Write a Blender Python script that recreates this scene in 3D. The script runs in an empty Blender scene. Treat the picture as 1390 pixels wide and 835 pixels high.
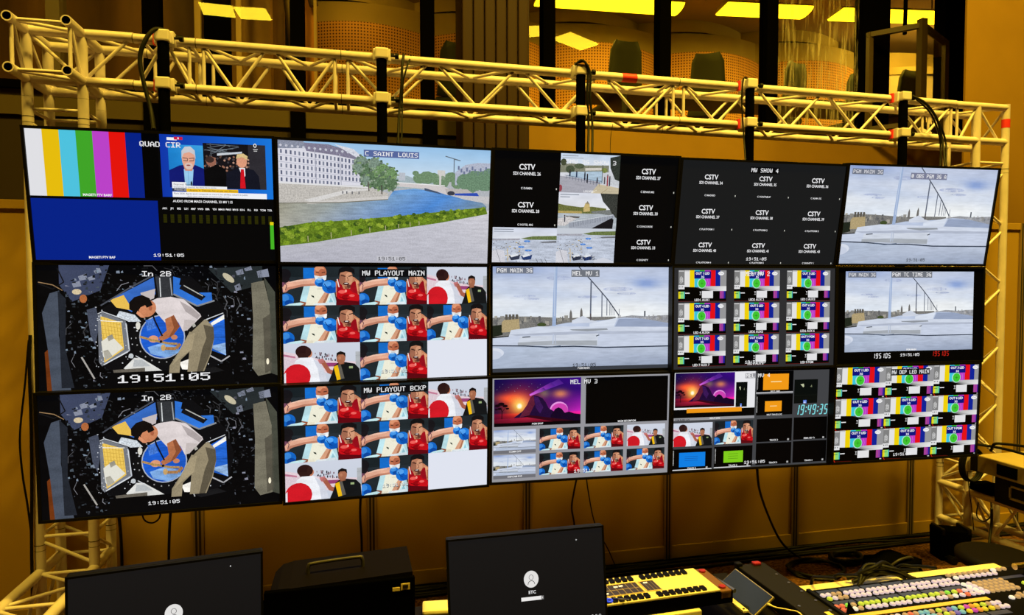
import bpy, bmesh, math, random
from mathutils import Vector, Matrix
from math import sin, cos, pi, radians

# ------------------------------------------------------------------ camera, world, light, exposure
S = bpy.context.scene
COL = S.collection
FLOOR = 1.99                     # eye-line datum above the floor
cam_d = bpy.data.cameras.new('camera')
cam = bpy.data.objects.new('camera', cam_d); COL.objects.link(cam)
cam_d.sensor_width = 36.0
cam_d.lens = 899.38 / 1390 * 36.0
cam_d.clip_start = 0.02
CY, CP, CR = 0.2268, -0.0367, 0.0013
_fw = Vector((sin(CY) * cos(CP), cos(CY) * cos(CP), sin(CP)))
_rt = Vector((cos(CY), -sin(CY), 0)); _up = _rt.cross(_fw)
_r2 = _rt * cos(CR) - _up * sin(CR); _u2 = _rt * sin(CR) + _up * cos(CR)
_m = Matrix((_r2, _u2, -_fw)).transposed().to_4x4()
_m.translation = Vector((1.4248, -3.373, -0.0868 + FLOOR))
cam.matrix_world = _m
S.camera = cam
S.view_settings.view_transform = 'Standard'
S.view_settings.look = 'None'
S.view_settings.gamma = 1.0
S.view_settings.use_curve_mapping = False
S.view_settings.exposure = 0.0
S.cycles.use_denoising = True
S.cycles.max_bounces = 6
S.cycles.sample_clamp_indirect = 4.0
W = bpy.data.worlds.new('hall_air'); S.world = W
W.use_nodes = True
W.node_tree.nodes['Background'].inputs[0].default_value = (1.0, 0.62, 0.12, 1)
W.node_tree.nodes['Background'].inputs[1].default_value = 0.006

SODIUM = (1.0, 0.66, 0.06)
def area(name, loc, target, power, sx, sy, col=SODIUM, spread=180):
    d = bpy.data.lights.new(name, 'AREA'); d.shape = 'RECTANGLE'; d.size = sx; d.size_y = sy
    d.energy = power; d.color = col; d.spread = radians(spread)
    o = bpy.data.objects.new(name, d); COL.objects.link(o); o.location = loc
    o.rotation_euler = (Vector(target) - Vector(loc)).to_track_quat('-Z', 'Y').to_euler()
    return o
area('unseen_hall_lamp', (4.2, -2.6, 9.0), (4.2, 0.6, 2.4), 470, 1.6, 0.5, SODIUM, 120)
area('unseen_hall_lamp', (-1.2, -2.5, 9.0), (-0.9, 0.7, 1.4), 185, 1.2, 0.5, SODIUM, 120)
area('unseen_hall_lamp', (2.6, -2.3, 9.0), (2.6, -1.5, 0.8), 24, 1.2, 0.6, SODIUM, 50)  # narrow beam without a fixture, added to brighten the desk
area('unseen_hall_lamp', (8.6, -2.2, 9.0), (6.2, 0.9, 1.2), 165, 0.8, 0.8, SODIUM, 120)

# ------------------------------------------------------------------ helpers
def lin(c):
    out = []
    for v in c[:3]:
        v = max(0.0, min(255.0, v)) / 255.0
        out.append(v / 12.92 if v <= 0.04045 else ((v + 0.055) / 1.055) ** 2.4)
    return tuple(out)

MATS = {}
def mat(name, col, rough=0.6, metal=0.0, spec=0.5, noise=None, bump=None, emit=None):
    """Procedural surface. noise=(scale, amount, stretch) varies the colour; bump=(scale, strength)."""
    if name in MATS: return MATS[name]
    m = bpy.data.materials.new(name); m.use_nodes = True
    nt = m.node_tree; b = nt.nodes['Principled BSDF']
    b.inputs['Base Color'].default_value = (*col, 1); b.inputs['Roughness'].default_value = rough
    b.inputs['Metallic'].default_value = metal; b.inputs['Specular IOR Level'].default_value = spec
    if noise or bump:
        tc = nt.nodes.new('ShaderNodeTexCoord'); mp = nt.nodes.new('ShaderNodeMapping')
        nt.links.new(tc.outputs['Object'], mp.inputs[0])
        if noise and len(noise) > 2: mp.inputs['Scale'].default_value = noise[2]
    if noise:
        n = nt.nodes.new('ShaderNodeTexNoise'); n.inputs['Scale'].default_value = noise[0]; n.inputs['Detail'].default_value = 4
        nt.links.new(mp.outputs[0], n.inputs['Vector'])
        r = nt.nodes.new('ShaderNodeValToRGB')
        k = noise[1]
        r.color_ramp.elements[0].position = 0.3; r.color_ramp.elements[1].position = 0.7
        r.color_ramp.elements[0].color = (*[c * (1 - k) for c in col], 1)
        r.color_ramp.elements[1].color = (*[min(1, c * (1 + k)) for c in col], 1)
        nt.links.new(n.outputs['Fac'], r.inputs[0]); nt.links.new(r.outputs[0], b.inputs['Base Color'])
    if bump:
        n2 = nt.nodes.new('ShaderNodeTexNoise'); n2.inputs['Scale'].default_value = bump[0]; n2.inputs['Detail'].default_value = 3
        nt.links.new(mp.outputs[0], n2.inputs['Vector'])
        bp = nt.nodes.new('ShaderNodeBump'); bp.inputs['Strength'].default_value = bump[1]; bp.inputs['Distance'].default_value = 0.01
        nt.links.new(n2.outputs['Fac'], bp.inputs['Height']); nt.links.new(bp.outputs[0], b.inputs['Normal'])
    if emit:
        b.inputs['Emission Color'].default_value = (*emit[0], 1); b.inputs['Emission Strength'].default_value = emit[1]
    MATS[name] = m
    return m

class MB:
    """collects verts and faces of ONE mesh"""
    def __init__(s): s.v = []; s.f = []; s.mi = []; s.sm = []; s.cur = 0
    def add(s, vs, fs, smooth=False):
        o = len(s.v); s.v += [tuple(x) for x in vs]
        for f in fs: s.f.append([o + i for i in f]); s.mi.append(s.cur); s.sm.append(smooth)
        return s
    def box(s, x0, y0, z0, x1, y1, z1, M=None, bev=0.0):
        if bev > 0:
            bm = bmesh.new(); bmesh.ops.create_cube(bm, size=1)
            for v in bm.verts:
                v.co = Vector((x0 + (v.co.x + .5) * (x1 - x0), y0 + (v.co.y + .5) * (y1 - y0), z0 + (v.co.z + .5) * (z1 - z0)))
            bmesh.ops.bevel(bm, geom=bm.edges[:] , offset=bev, segments=2, profile=.6, affect='EDGES')
            bm.verts.index_update()
            vs = [v.co.copy() for v in bm.verts]; fs = [[v.index for v in f.verts] for f in bm.faces]; bm.free()
        else:
            vs = [Vector((x, y, z)) for z in (z0, z1) for y in (y0, y1) for x in (x0, x1)]
            fs = [(0, 2, 3, 1), (4, 5, 7, 6), (0, 1, 5, 4), (2, 6, 7, 3), (0, 4, 6, 2), (1, 3, 7, 5)]
        if M: vs = [M @ v for v in vs]
        return s.add(vs, fs)
    def tube(s, pts, r, n=10, caps=True, hollow=0):
        pts = [Vector(p) for p in pts]; rings = []; prev = None
        for i, p in enumerate(pts):
            t = (pts[min(i + 1, len(pts) - 1)] - pts[max(i - 1, 0)]).normalized()
            if prev is None:
                a = Vector((0, 0, 1)) if abs(t.z) < .9 else Vector((1, 0, 0)); u = t.cross(a).normalized()
            else:
                u = (prev - t * prev.dot(t)).normalized()
            prev = u; w = t.cross(u)
            rr = r[i] if isinstance(r, (list, tuple)) else r
            rings.append([p + (u * cos(2 * pi * k / n) + w * sin(2 * pi * k / n)) * rr for k in range(n)])
        vs = [v for R in rings for v in R]; fs = []
        for i in range(len(rings) - 1):
            for k in range(n):
                fs.append((i * n + k, i * n + (k + 1) % n, (i + 1) * n + (k + 1) % n, (i + 1) * n + k))
        s.add(vs, fs, True)
        if caps: s.add(rings[0], [list(range(n))[::-1]]); s.add(rings[-1], [list(range(n))])
        return s
    def cyl(s, p0, p1, r, n=14): return s.tube([p0, p1], r, n)
    def prism(s, poly, h, M=None):
        """poly in local xy, extruded along z by h"""
        n = len(poly)
        vs = [Vector((x, y, 0)) for x, y in poly] + [Vector((x, y, h)) for x, y in poly]
        if M: vs = [M @ v for v in vs]
        return s.add(vs, [list(range(n))[::-1], [n + i for i in range(n)]] + [(i, (i + 1) % n, n + (i + 1) % n, n + i) for i in range(n)])
    def mesh(s, name, mats):
        me = bpy.data.meshes.new(name)
        me.from_pydata(s.v, [], s.f)
        for m in (mats if isinstance(mats, (list, tuple)) else [mats]): me.materials.append(m)
        me.polygons.foreach_set('material_index', s.mi); me.polygons.foreach_set('use_smooth', s.sm)
        me.update(); return me
    def build(s, name, mats, parent=None, M=None):
        o = bpy.data.objects.new(name, s.mesh(name, mats)); COL.objects.link(o)
        if parent: o.parent = parent
        if M: o.matrix_world = M
        return o

def tag(o, label=None, cat=None, group=None, kind=None):
    if label: o['label'] = label
    if cat: o['category'] = cat
    if group: o['group'] = group
    if kind: o['kind'] = kind
    return o
def thing(name, label, cat, M=None, group=None):
    o = bpy.data.objects.new(name, None); o.empty_display_size = .05; COL.objects.link(o)
    if M is not None: o.matrix_world = M if isinstance(M, Matrix) else Matrix.Translation(M)
    return tag(o, label, cat, group)
def struct(name, M=None):
    o = bpy.data.objects.new(name, None); COL.objects.link(o)
    if M: o.matrix_world = M
    o['kind'] = 'structure'; return o
def part(name, mesh, parent, M=None, label=None):
    o = bpy.data.objects.new(name, mesh); COL.objects.link(o); o.parent = parent
    if M: o.matrix_local = M
    if label: o['label'] = label
    return o
def frame(loc, yaw=0, pitch=0, roll=0):
    """x right, y away, z up; pitch > 0 leans the top towards -y"""
    R = Vector((cos(yaw), sin(yaw), 0)); N = Vector((sin(yaw), -cos(yaw), 0)); Z = Vector((0, 0, 1))
    U = Z * cos(pitch) + N * sin(pitch); Nn = N * cos(pitch) - Z * sin(pitch)
    R2 = R * cos(roll) + U * sin(roll); U2 = -R * sin(roll) + U * cos(roll)
    M = Matrix((R2, -Nn, U2)).transposed().to_4x4(); M.translation = Vector(loc); return M
def spline(pts, n=6):
    P = [Vector(p) for p in pts]; P = [P[0] * 2 - P[1]] + P + [P[-1] * 2 - P[-2]]; out = []
    for i in range(1, len(P) - 2):
        a, b, c, d = P[i - 1:i + 3]
        for k in range(n):
            t = k / n
            out.append(.5 * (2 * b + (c - a) * t + (2 * a - 5 * b + 4 * c - d) * t * t + (3 * b - a - 3 * c + d) * t ** 3))
    out.append(P[-2]); return out

M_TRUSS = mat('painted_truss', (.70, .62, .72), .42, 0, .5, noise=(9, .07))
M_BRACE = mat('painted_brace', (.72, .64, .74), .42)
M_SEAM = mat('seam_dark', (.02, .015, .01), .7, 0, .1)
M_BORE = mat('bore_shade', (.002, .002, .002), .8, 0, .05)  # shade inside the open tubes, painted as black
M_BLACK = mat('black_plastic', (.003, .003, .003), .5, 0, .15)
M_MATT = mat('matt_black', (.0015, .0015, .0015), .8, 0, 0)
M_STEEL = mat('steel', (.55, .53, .5), .3, 1.0)
M_RED = mat('red_tape', (.75, .02, .03), .6)
M_RUBBER = mat('cable_rubber', (.003, .003, .003), .55, 0, .2)
M_CLAMP = mat('clamp_alloy', (.76, .70, .80), .45, .1)
# ------------------------------------------------------------------ the hall (setting)
F = FLOOR
M_CARPET = mat('carpet', (.11, .048, .018), .95, 0, .1, noise=(55, .98), bump=(160, .6))
M_PANEL = mat('partition_board', (.43, .262, .038), .55, 0, .3, noise=(2.2, .05, (1, 1, .4)))
M_POST = mat('partition_post', (.30, .20, .08), .4, .2)
M_GROOVE = mat('post_groove', (.02, .014, .006), .8)
M_PLASTER = mat('plaster', (.29, .160, .018), .7, 0, .2, noise=(3, .05))
M_WOODWALL = mat('walnut_wall', (.16, .085, .03), .5, 0, .3, noise=(4, .3, (1, 1, .12)))
M_SHADEWALL = mat('shaded_spandrel', (.030, .019, .008), .7, 0, .2)  # shade on the wall left of the pillar, put into its colour
M_DIMWALL = mat('dim_spandrel', (.085, .060, .022), .7, 0, .2)  # less shaded band above it, dimness also put into the colour
M_MULL = mat('dark_mullion', (.0015, .0013, .001), .7, 0, 0)
M_PILLAR = mat('fluted_walnut', (.028, .011, .004), .6, 0, .2, noise=(6, .45, (1, 1, .08)))
M_BOOTH = mat('booth_plaster', (.50, .38, .09), .7, noise=(1.5, .10))
M_CEIL = mat('hall_ceiling', (.35, .25, .12), .8)

def glass_mat(name, streak=False):
    m = bpy.data.materials.new(name); m.use_nodes = True; nt = m.node_tree; nt.nodes.clear(); L = nt.links
    o = nt.nodes.new('ShaderNodeOutputMaterial'); t = nt.nodes.new('ShaderNodeBsdfTransparent'); g = nt.nodes.new('ShaderNodeBsdfGlossy')
    t.inputs[0].default_value = (.93, .90, .84, 1); g.inputs['Roughness'].default_value = .01
    fr = nt.nodes.new('ShaderNodeFresnel'); fr.inputs[0].default_value = 1.45
    mu = nt.nodes.new('ShaderNodeMath'); mu.operation = 'MULTIPLY'; mu.inputs[1].default_value = 1.6; L.new(fr.outputs[0], mu.inputs[0])
    ge = nt.nodes.new('ShaderNodeNewGeometry'); fb = nt.nodes.new('ShaderNodeMath'); fb.operation = 'SUBTRACT'; fb.inputs[0].default_value = 1.0; L.new(ge.outputs['Backfacing'], fb.inputs[1])
    m3 = nt.nodes.new('ShaderNodeMath'); m3.operation = 'MULTIPLY'; L.new(mu.outputs[0], m3.inputs[0]); L.new(fb.outputs[0], m3.inputs[1])      # one outer reflection per sheet
    mx = nt.nodes.new('ShaderNodeMixShader'); L.new(m3.outputs[0], mx.inputs[0]); L.new(t.outputs[0], mx.inputs[1]); L.new(g.outputs[0], mx.inputs[2])
    last = mx
    if streak:                                             # dried water runs on the outside of the pane
        tc = nt.nodes.new('ShaderNodeTexCoord'); mp = nt.nodes.new('ShaderNodeMapping'); mp.inputs['Scale'].default_value = (26, 1, 1.6)
        n = nt.nodes.new('ShaderNodeTexNoise'); n.inputs['Scale'].default_value = 2.2; n.inputs['Detail'].default_value = 5; L.new(tc.outputs['Object'], mp.inputs[0]); L.new(mp.outputs[0], n.inputs['Vector'])
        r = nt.nodes.new('ShaderNodeValToRGB'); r.color_ramp.elements[0].position = .50; r.color_ramp.elements[1].position = .72; r.color_ramp.elements[1].color = (.42, .42, .42, 1)
        L.new(n.outputs['Fac'], r.inputs[0]); d = nt.nodes.new('ShaderNodeBsdfTranslucent'); d.inputs[0].default_value = (.9, .86, .7, 1)
        m2 = nt.nodes.new('ShaderNodeMixShader'); L.new(r.outputs[0], m2.inputs[0]); L.new(mx.outputs[0], m2.inputs[1]); L.new(d.outputs[0], m2.inputs[2]); last = m2
    L.new(last.outputs[0], o.inputs[0]); return m
M_GLASS = glass_mat('window_glass'); M_GLASS_RUN = glass_mat('streaked_glass', True)

def perf_mat():
    """orange acoustic cladding with a grid of small drilled holes"""
    m = bpy.data.materials.new('perforated_cladding'); m.use_nodes = True; nt = m.node_tree; L = nt.links; b = nt.nodes['Principled BSDF']; b.inputs['Roughness'].default_value = .7
    tc = nt.nodes.new('ShaderNodeTexCoord'); vo = nt.nodes.new('ShaderNodeVectorMath'); vo.operation = 'SCALE'; vo.inputs['Scale'].default_value = 24; L.new(tc.outputs['UV'], vo.inputs[0])
    fr = nt.nodes.new('ShaderNodeVectorMath'); fr.operation = 'FRACTION'; L.new(vo.outputs[0], fr.inputs[0])
    ds = nt.nodes.new('ShaderNodeVectorMath'); ds.operation = 'DISTANCE'; ds.inputs[1].default_value = (.5, .5, 0); L.new(fr.outputs[0], ds.inputs[0])
    lt = nt.nodes.new('ShaderNodeMath'); lt.operation = 'LESS_THAN'; lt.inputs[1].default_value = .27; L.new(ds.outputs['Value'], lt.inputs[0])
    mx = nt.nodes.new('ShaderNodeMix'); mx.data_type = 'RGBA'; L.new(lt.outputs[0], mx.inputs[0]); mx.inputs[6].default_value = (.72, .36, .055, 1); mx.inputs[7].default_value = (.11, .035, .006, 1)
    L.new(mx.outputs[2], b.inputs['Base Color']); return m
M_PERF = perf_mat()

def slab(name, x0, y0, z0, x1, y1, z1, m, kind='structure', parent=None):
    o = MB().box(x0, y0, z0, x1, y1, z1).build(name, m, parent)
    if not parent and kind: o['kind'] = kind
    return o
slab('floor', -4, -6, -.1, 13, 3.3, 0, M_CARPET)
slab('ceiling', -4, -6, 9.5, 13, 3.38, 9.6, M_CEIL)

# partition behind the displays: one board and one grooved post per bay
pw = struct('wall_back')
PY = .76; PTOP = 2.36
PX = [-3.46 + .99 * k for k in range(14)]
bd = MB().box(.03, 0, .10, .96, .02, PTOP - .05, bev=.002).mesh('board', [M_PANEL]); rl = MB().box(.028, -.012, .012, .962, .024, .10, bev=.003).mesh('rail', [M_PANEL]); tr = MB().box(.028, -.012, PTOP - .05, .962, .024, PTOP, bev=.003).mesh('rail', [M_PANEL])
pb = MB(); pb.box(-.028, -.014, 0, .028, .036, PTOP); pb.cur = 1
for x in (-.017, .003): pb.box(x, -.0155, 0, x + .012, -.0135, PTOP)
pm = pb.mesh('post', [M_POST, M_GROOVE])
for x in PX[4:-1]:
    T = Matrix.Translation((x, PY, 0)); part('board', bd, pw, T); part('rail', rl, pw, T); part('rail', tr, pw, T)
for x in PX[4:]: part('post', pm, pw, Matrix.Translation((x, PY, 0)))
MB().box(-3.4, PY, .10, .47, PY + .02, PTOP - .05, bev=.002).build('board', M_PANEL, pw); MB().box(-3.4, PY - .012, PTOP - .05, .47, PY + .024, PTOP, bev=.003).build('rail', M_PANEL, pw); MB().box(-3.4, PY - .012, .012, .47, PY + .024, .10, bev=.003).build('rail', M_PANEL, pw)
tag(slab('baseboard_back', -3.4, PY - .03, .0, 9.4, PY + .03, .012, M_MULL))

# window front of the mezzanine room
FY = 3.4; SILL = 3.69; HEAD = 6.2; TOP = 9.5
wf = struct('wall_front_of_mezzanine')
slab('lower_spandrel', -4, FY, 0, 3.05, FY + .12, 3.40, M_SHADEWALL, None, wf); slab('upper_spandrel', -4, FY - .04, 3.40, 3.05, FY + .12, SILL - .07, M_DIMWALL, None, wf)
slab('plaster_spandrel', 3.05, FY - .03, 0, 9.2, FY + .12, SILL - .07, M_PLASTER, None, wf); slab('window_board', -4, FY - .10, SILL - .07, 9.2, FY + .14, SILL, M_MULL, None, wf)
slab('head_beam', -4, FY, 5.98, 9.2, FY + .12, TOP, M_MULL, None, wf)
for x in (-.42, .86): slab('dark_post', x - .06, FY - .06, 0, x + .08, FY - .04, SILL - .07, M_MULL, None, wf)
slab('dark_post', 2.06, FY - .06, 0, 2.21, FY - .04, SILL - .07, M_MULL, None, wf)
MUL = [(-2.75, .12), (-1.92, .10), (-1.2, .11), (-.41, .14), (.87, .13), (2.12, .13), (3.38, .13), (4.69, .13), (6.0, .14), (7.38, .36), (8.53, .38)]
for i in range(len(MUL) - 1):
    (a, wa), (b, wb) = MUL[i], MUL[i + 1]
    w = struct('window_%d' % (i + 1))
    slab('mullion', a - wa / 2, FY - .05, SILL, a + wa / 2, FY + .11, HEAD - .22, mat('bronze_mullion', (.10, .07, .035), .5) if i == 2 else M_MULL, None, w)
    p = slab('pane', a + wa / 2, FY + .03, SILL, b - wb / 2, FY + .04, HEAD - .22, M_GLASS_RUN if i == 8 else M_GLASS, None, w)
w = struct('window_%d' % len(MUL)); slab('mullion', 8.34, FY - .05, SILL, 8.70, FY + .11, HEAD - .22, M_MULL, None, w)
# walls either side
slab('wall_right', 6.775, 1.6, 0, 13, 1.62, 9.5, M_PLASTER)
slab('wall_left', -4.1, -6, 0, -4, 7.3, 9.5, M_WOODWALL)
# fluted pillar in front of the windows
pl = struct('trim_1'); slab('core', 2.39, 2.92, 0, 3.05, 3.30, 9.5, M_PILLAR, None, pl)
fl = MB().box(0, -.03, 0, .096, .02, 9.5, bev=.012).mesh('flute', [M_PILLAR])
for k in range(6): part('flute', fl, pl, Matrix.Translation((2.395 + k * .1085, 2.92, 0)))
# room behind the glass
slab('floor_mezzanine', -4, FY + .15, 3.5, 13, 7.3, 3.62, mat('mezzanine_floor', (.16, .10, .05), .8))
slab('ceiling_mezzanine', -4, FY + .15, 5.98, 13, 7.3, 6.1, mat('mezzanine_ceiling', (.42, .30, .13), .8))
bw = struct('wall_mezzanine'); slab('rear_wall', .7, 7.0, 3.6, 13, 7.1, 6.0, M_BOOTH, None, bw)
def bulge(name, m, x0, x1, z0, z1, Y, dep, uv=False):
    """cladding that swells towards the glass, thick and closed at the top"""
    n = 18; vs = []; fs = []; me = bpy.data.meshes.new(name); uvs = []; s = 0
    P = []
    for i in range(n + 1):
        t = i / n; P.append((x0 + (x1 - x0) * t, Y - dep * sin(pi * t) ** .9))
    for i, (x, y) in enumerate(P):
        if i: s += math.hypot(x - P[i - 1][0], y - P[i - 1][1])
        vs += [(x, y, z0), (x, y, z1), (x, Y + .2, z1), (x, Y + .2, z0)]; uvs += [(s, z0), (s, z1), (s, z1 + .1), (s, z0)]
    for i in range(n):
        a, b = 4 * i, 4 * i + 4; fs += [(a, b, b + 1, a + 1), (a + 1, b + 1, b + 2, a + 2), (a + 2, b + 2, b + 3, a + 3)]
    fs += [(0, 1, 2, 3), (4 * n, 4 * n + 3, 4 * n + 2, 4 * n + 1)]
    me.from_pydata(vs, [], fs); l = me.uv_layers.new(name='UVMap')
    for p in me.polygons:
        for li in p.loop_indices: l.data[li].uv = uvs[me.loops[li].vertex_index]
    me.materials.append(m); me.update(); return part(name, me, bw)
BUL = ((.55, 2.45), (2.45, 4.1), (4.1, 5.95), (5.95, 7.75), (7.75, 9.6))
for x0, x1 in BUL:
    bulge('perforated_bulge', M_PERF, x0, x1, 3.62, 5.44, 6.3, .36); bulge('plaster_bulge', M_BOOTH, x0 - .06, x1 + .06, 5.44, 5.80, 6.42, .22); bulge('plaster_bulge', M_BOOTH, x0 - .2, x1 - .2, 5.80, 5.98, 6.5, .34)
bulge('plaster_bulge', mat('booth_cream', (.62, .50, .22), .7), 9.3, 11.9, 3.62, 5.30, 6.3, .5); bulge('plaster_bulge', M_BOOTH, 9.2, 12.2, 5.30, 5.42, 6.42, .7); bulge('plaster_bulge', M_BOOTH, 9.0, 12.4, 5.42, 5.72, 6.5, .5)
# wooden end of the mezzanine room (left bays)
slab('timber_wall', -4, 4.7, 3.62, .62, 4.8, 5.98, M_WOODWALL, None, bw); slab('timber_board', .08, 4.45, 3.62, .50, 4.69, 5.98, mat('ochre_board', (.34, .20, .06), .6, noise=(3, .15)), None, bw)
for x, w_ in ((-.20, .06), (.20, .05), (.98, .03)): slab('pale_batten', x, 4.1, 3.62, x + w_, 4.15, 5.98, mat('pale_batten', (.55, .42, .2), .6), None, bw)
slab('dark_batten', -.12, 4.15, 3.62, .14, 4.2, 5.98, M_MULL, None, bw)
for p0, p1 in (((.62, 4.0, 5.9), (.86, 4.0, 3.7)), ((.72, 4.2, 5.98), (.98, 4.2, 4.9))): MB().tube([p0, p1], .05, 4).build('raking_strut', mat('strut_bronze', (.12, .085, .04), .5), bw)
MB().box(.76, 4.3, 3.7, .98, 4.34, 5.2, ).build('perforated_strip', mat('strip_orange', (.5, .22, .05), .7), bw)

# lamps of the mezzanine room: real trays with glowing diffusers
M_TRAY = mat('lamp_tray', (.5, .4, .2), .5)
M_DIFF = mat('lamp_diffuser', (.9, .8, .5), .5, emit=((1.0, .70, .008), 5.0))
LAMPS = [(3.7, 5.06, 5.66, 4.94), (6.2, 4.80, 7.40, 4.66), (7.82, 4.62, 9.37, 4.40)]
LL = ['long yellow ceiling lamp over second chair behind the glass', 'long yellow ceiling lamp over third chair behind the glass', 'yellow ceiling lamp behind the streaked pane and wide mullion', 'yellow ceiling lamp deep in the room left of the fluted pillar']
for i, (x0, y0, x1, y1) in enumerate(LAMPS):
    a = math.atan2(y1 - y0, x1 - x0); L_ = math.hypot(x1 - x0, y1 - y0); z = 5.56
    t = thing('ceiling_lamp', LL[i], 'ceiling lamp', Matrix.Translation((x0, y0, z)) @ Matrix.Rotation(a, 4, 'Z'), 'mezzanine ceiling lamps')
    MB().prism([(-.21, .03), (.21, .03), (.12, .09), (-.12, .09)], L_, Matrix(((0, 0, 1, 0), (1, 0, 0, 0), (0, 1, 0, 0), (0, 0, 0, 1)))).build('tray', M_TRAY, t)
    d = MB(); n = 8
    prof = [(.20 * cos(pi * k / n), .03 - .06 * sin(pi * k / n)) for k in range(n + 1)]
    d.prism(prof, L_ - .02, Matrix(((0, 0, 1, .01), (1, 0, 0, 0), (0, 1, 0, 0), (0, 0, 0, 1)))).build('diffuser', M_DIFF, t)
    for x in (.1 * L_, .9 * L_): MB().cyl((x, 0, .09), (x, 0, 5.98 - z), .01, 6).build('hanger', M_TRAY, t)
    area('room_light', ((x0 + x1) / 2, (y0 + y1) / 2, z - .06), ((x0 + x1) / 2, (y0 + y1) / 2 + .3, 3.6), 30, L_, .3, (1, .66, .08))
area('room_light', (1.4, 5.0, 5.9), (1.4, 6.2, 4.4), 11, .5, .4, (1, .62, .07))
area('room_light', (10.0, 4.9, 5.6), (10.3, 6.2, 4.6), 36, .5, .4, (1, .72, .12))  # no fixture here: added to brighten the room behind the casement
area('room_light', (11.0, 5.0, 4.5), (10.75, 5.8, 4.6), 16, .3, .3, (1, .78, .2))  # unseen light added close by for the bright patch on the cream bulge
# hall lamps that mirror in the glass
for i, (x, y, z, w_, d_, rz, lab) in enumerate(((-.62, -.70, 6.05, .46, .42, -.06, 'left glowing ceiling panel of the pair above the left screens'), (-.12, -.72, 6.05, .46, .42, .10, 'right glowing ceiling panel of the pair above the left screens'), (4.28, -.45, 6.05, .62, .42, .42, 'left glowing ceiling panel of the pair above the right screens'), (5.08, -.74, 6.05, .76, .40, -.56, 'right glowing ceiling panel of the pair above the right screens'))):
    t = thing('hall_ceiling_lamp', lab, 'ceiling lamp', Matrix.Translation((x, y, z)) @ Matrix.Rotation(rz, 4, 'Z'), 'hall ceiling lamps')
    MB().box(-w_ / 2 - .02, -d_ / 2 - .02, 0, w_ / 2 + .02, d_ / 2 + .02, .12).build('tray', M_TRAY, t)
    MB().box(-w_ / 2, -d_ / 2, -.02, w_ / 2, d_ / 2, .0).build('diffuser', mat('hall_diffuser', (.9, .8, .5), .5, emit=((1.0, .70, .03), 24.0)), t)
    for q in (-.4, .4): MB().cyl((q * w_, 0, .12), (q * w_, 0, 3.45), .008, 6).build('hanger', M_TRAY, t)

# open casement frame by the right wall
cs = struct('window_%d' % (len(MUL) + 1)); M_CAS = mat('casement_bronze', (.075, .048, .02), .5)
A, B, C_ = Vector((7.22, 3.28, 0)), Vector((7.57, 2.9, 0)), Vector((8.3, 3.3, 0)); z0, z1 = SILL, 4.77
def bar(p, q, w_, name='frame_bar'):
    d = (q - p); L_ = d.length; M = d.to_track_quat('X', 'Z').to_matrix().to_4x4(); M.translation = p
    return MB().box(-w_ / 2, -w_ / 2, -w_ / 2, L_ + w_ / 2, w_ / 2, w_ / 2).build(name, M_CAS, cs, M)
for p in (A, B, C_): bar(Vector((p.x, p.y, z0)), Vector((p.x, p.y, z1 + (.03 if p is B else 0))), .055 if p is not B else .075)
for p, q in ((A, B), (B, C_)):
    bar(Vector((p.x, p.y, z1)), Vector((q.x, q.y, z1)), .055); bar(Vector((p.x, p.y, z0)), Vector((q.x, q.y, z0)), .05)
    d = (q - p); M = d.to_track_quat('X', 'Z').to_matrix().to_4x4(); M.translation = Vector((p.x, p.y, 0)); MB().box(.03, -.004, z0, d.length - .03, .004, z1).build('pane', M_GLASS, cs, M)
MB().tube(spline([(7.62, 3.28, 5.98), (7.62, 3.26, 5.6), (7.66, 3.24, 5.3), (7.66, 3.24, 4.8)], 5), .022, 8).build('bent_tube', M_MULL, cs)

# chairs at the mezzanine table
M_CHAIR = mat('green_fabric', (.040, .050, .026), .8); M_CSHELL = mat('chair_shell', (.02, .022, .015), .5)
def chair_parts():
    b = MB()
    n = 8; rows = []
    for j in range(7):
        v = j / 6; wz = .245 - .045 * v - (.05 if j == 6 else 0); rows.append([(wz * (2 * i / n - 1), .05 + .05 * v - .04 * (1 - (2 * i / n - 1) ** 2), .50 + .58 * v) for i in range(n + 1)])
    vs = [p for r in rows for p in r] + [(x, y + .05, z) for r in rows for (x, y, z) in r]; N = len(vs) // 2; fs = []
    for j in range(6):
        for i in range(n): a = j * (n + 1) + i; fs += [(a, a + 1, a + n + 2, a + n + 1), (N + a, N + a + n + 1, N + a + n + 2, N + a + 1)]
    for j in range(6):
        a = j * (n + 1); fs += [(a, a + n + 1, N + a + n + 1, N + a), (a + n, N + a + n, N + a + 2 * n + 1, a + 2 * n + 1)]
    for i in range(n): a = 6 * (n + 1) + i; fs += [(a, a + 1, N + a + 1, N + a), (i, N + i, N + i + 1, i + 1)]
    b.add(vs, fs, True)
    return b.mesh('backrest', [M_CHAIR]), MB().box(-.25, -.42, .42, .25, .06, .50, bev=.03).mesh('seat', [M_CHAIR]), MB().cyl((0, -.18, .05), (0, -.18, .43), .03, 10).mesh('column', [M_CSHELL]), MB().box(-.28, -.21, .02, .28, -.15, .06).box(-.03, -.46, .02, .03, .10, .06).mesh('foot_cross', [M_CSHELL])
CH = chair_parts()
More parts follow.
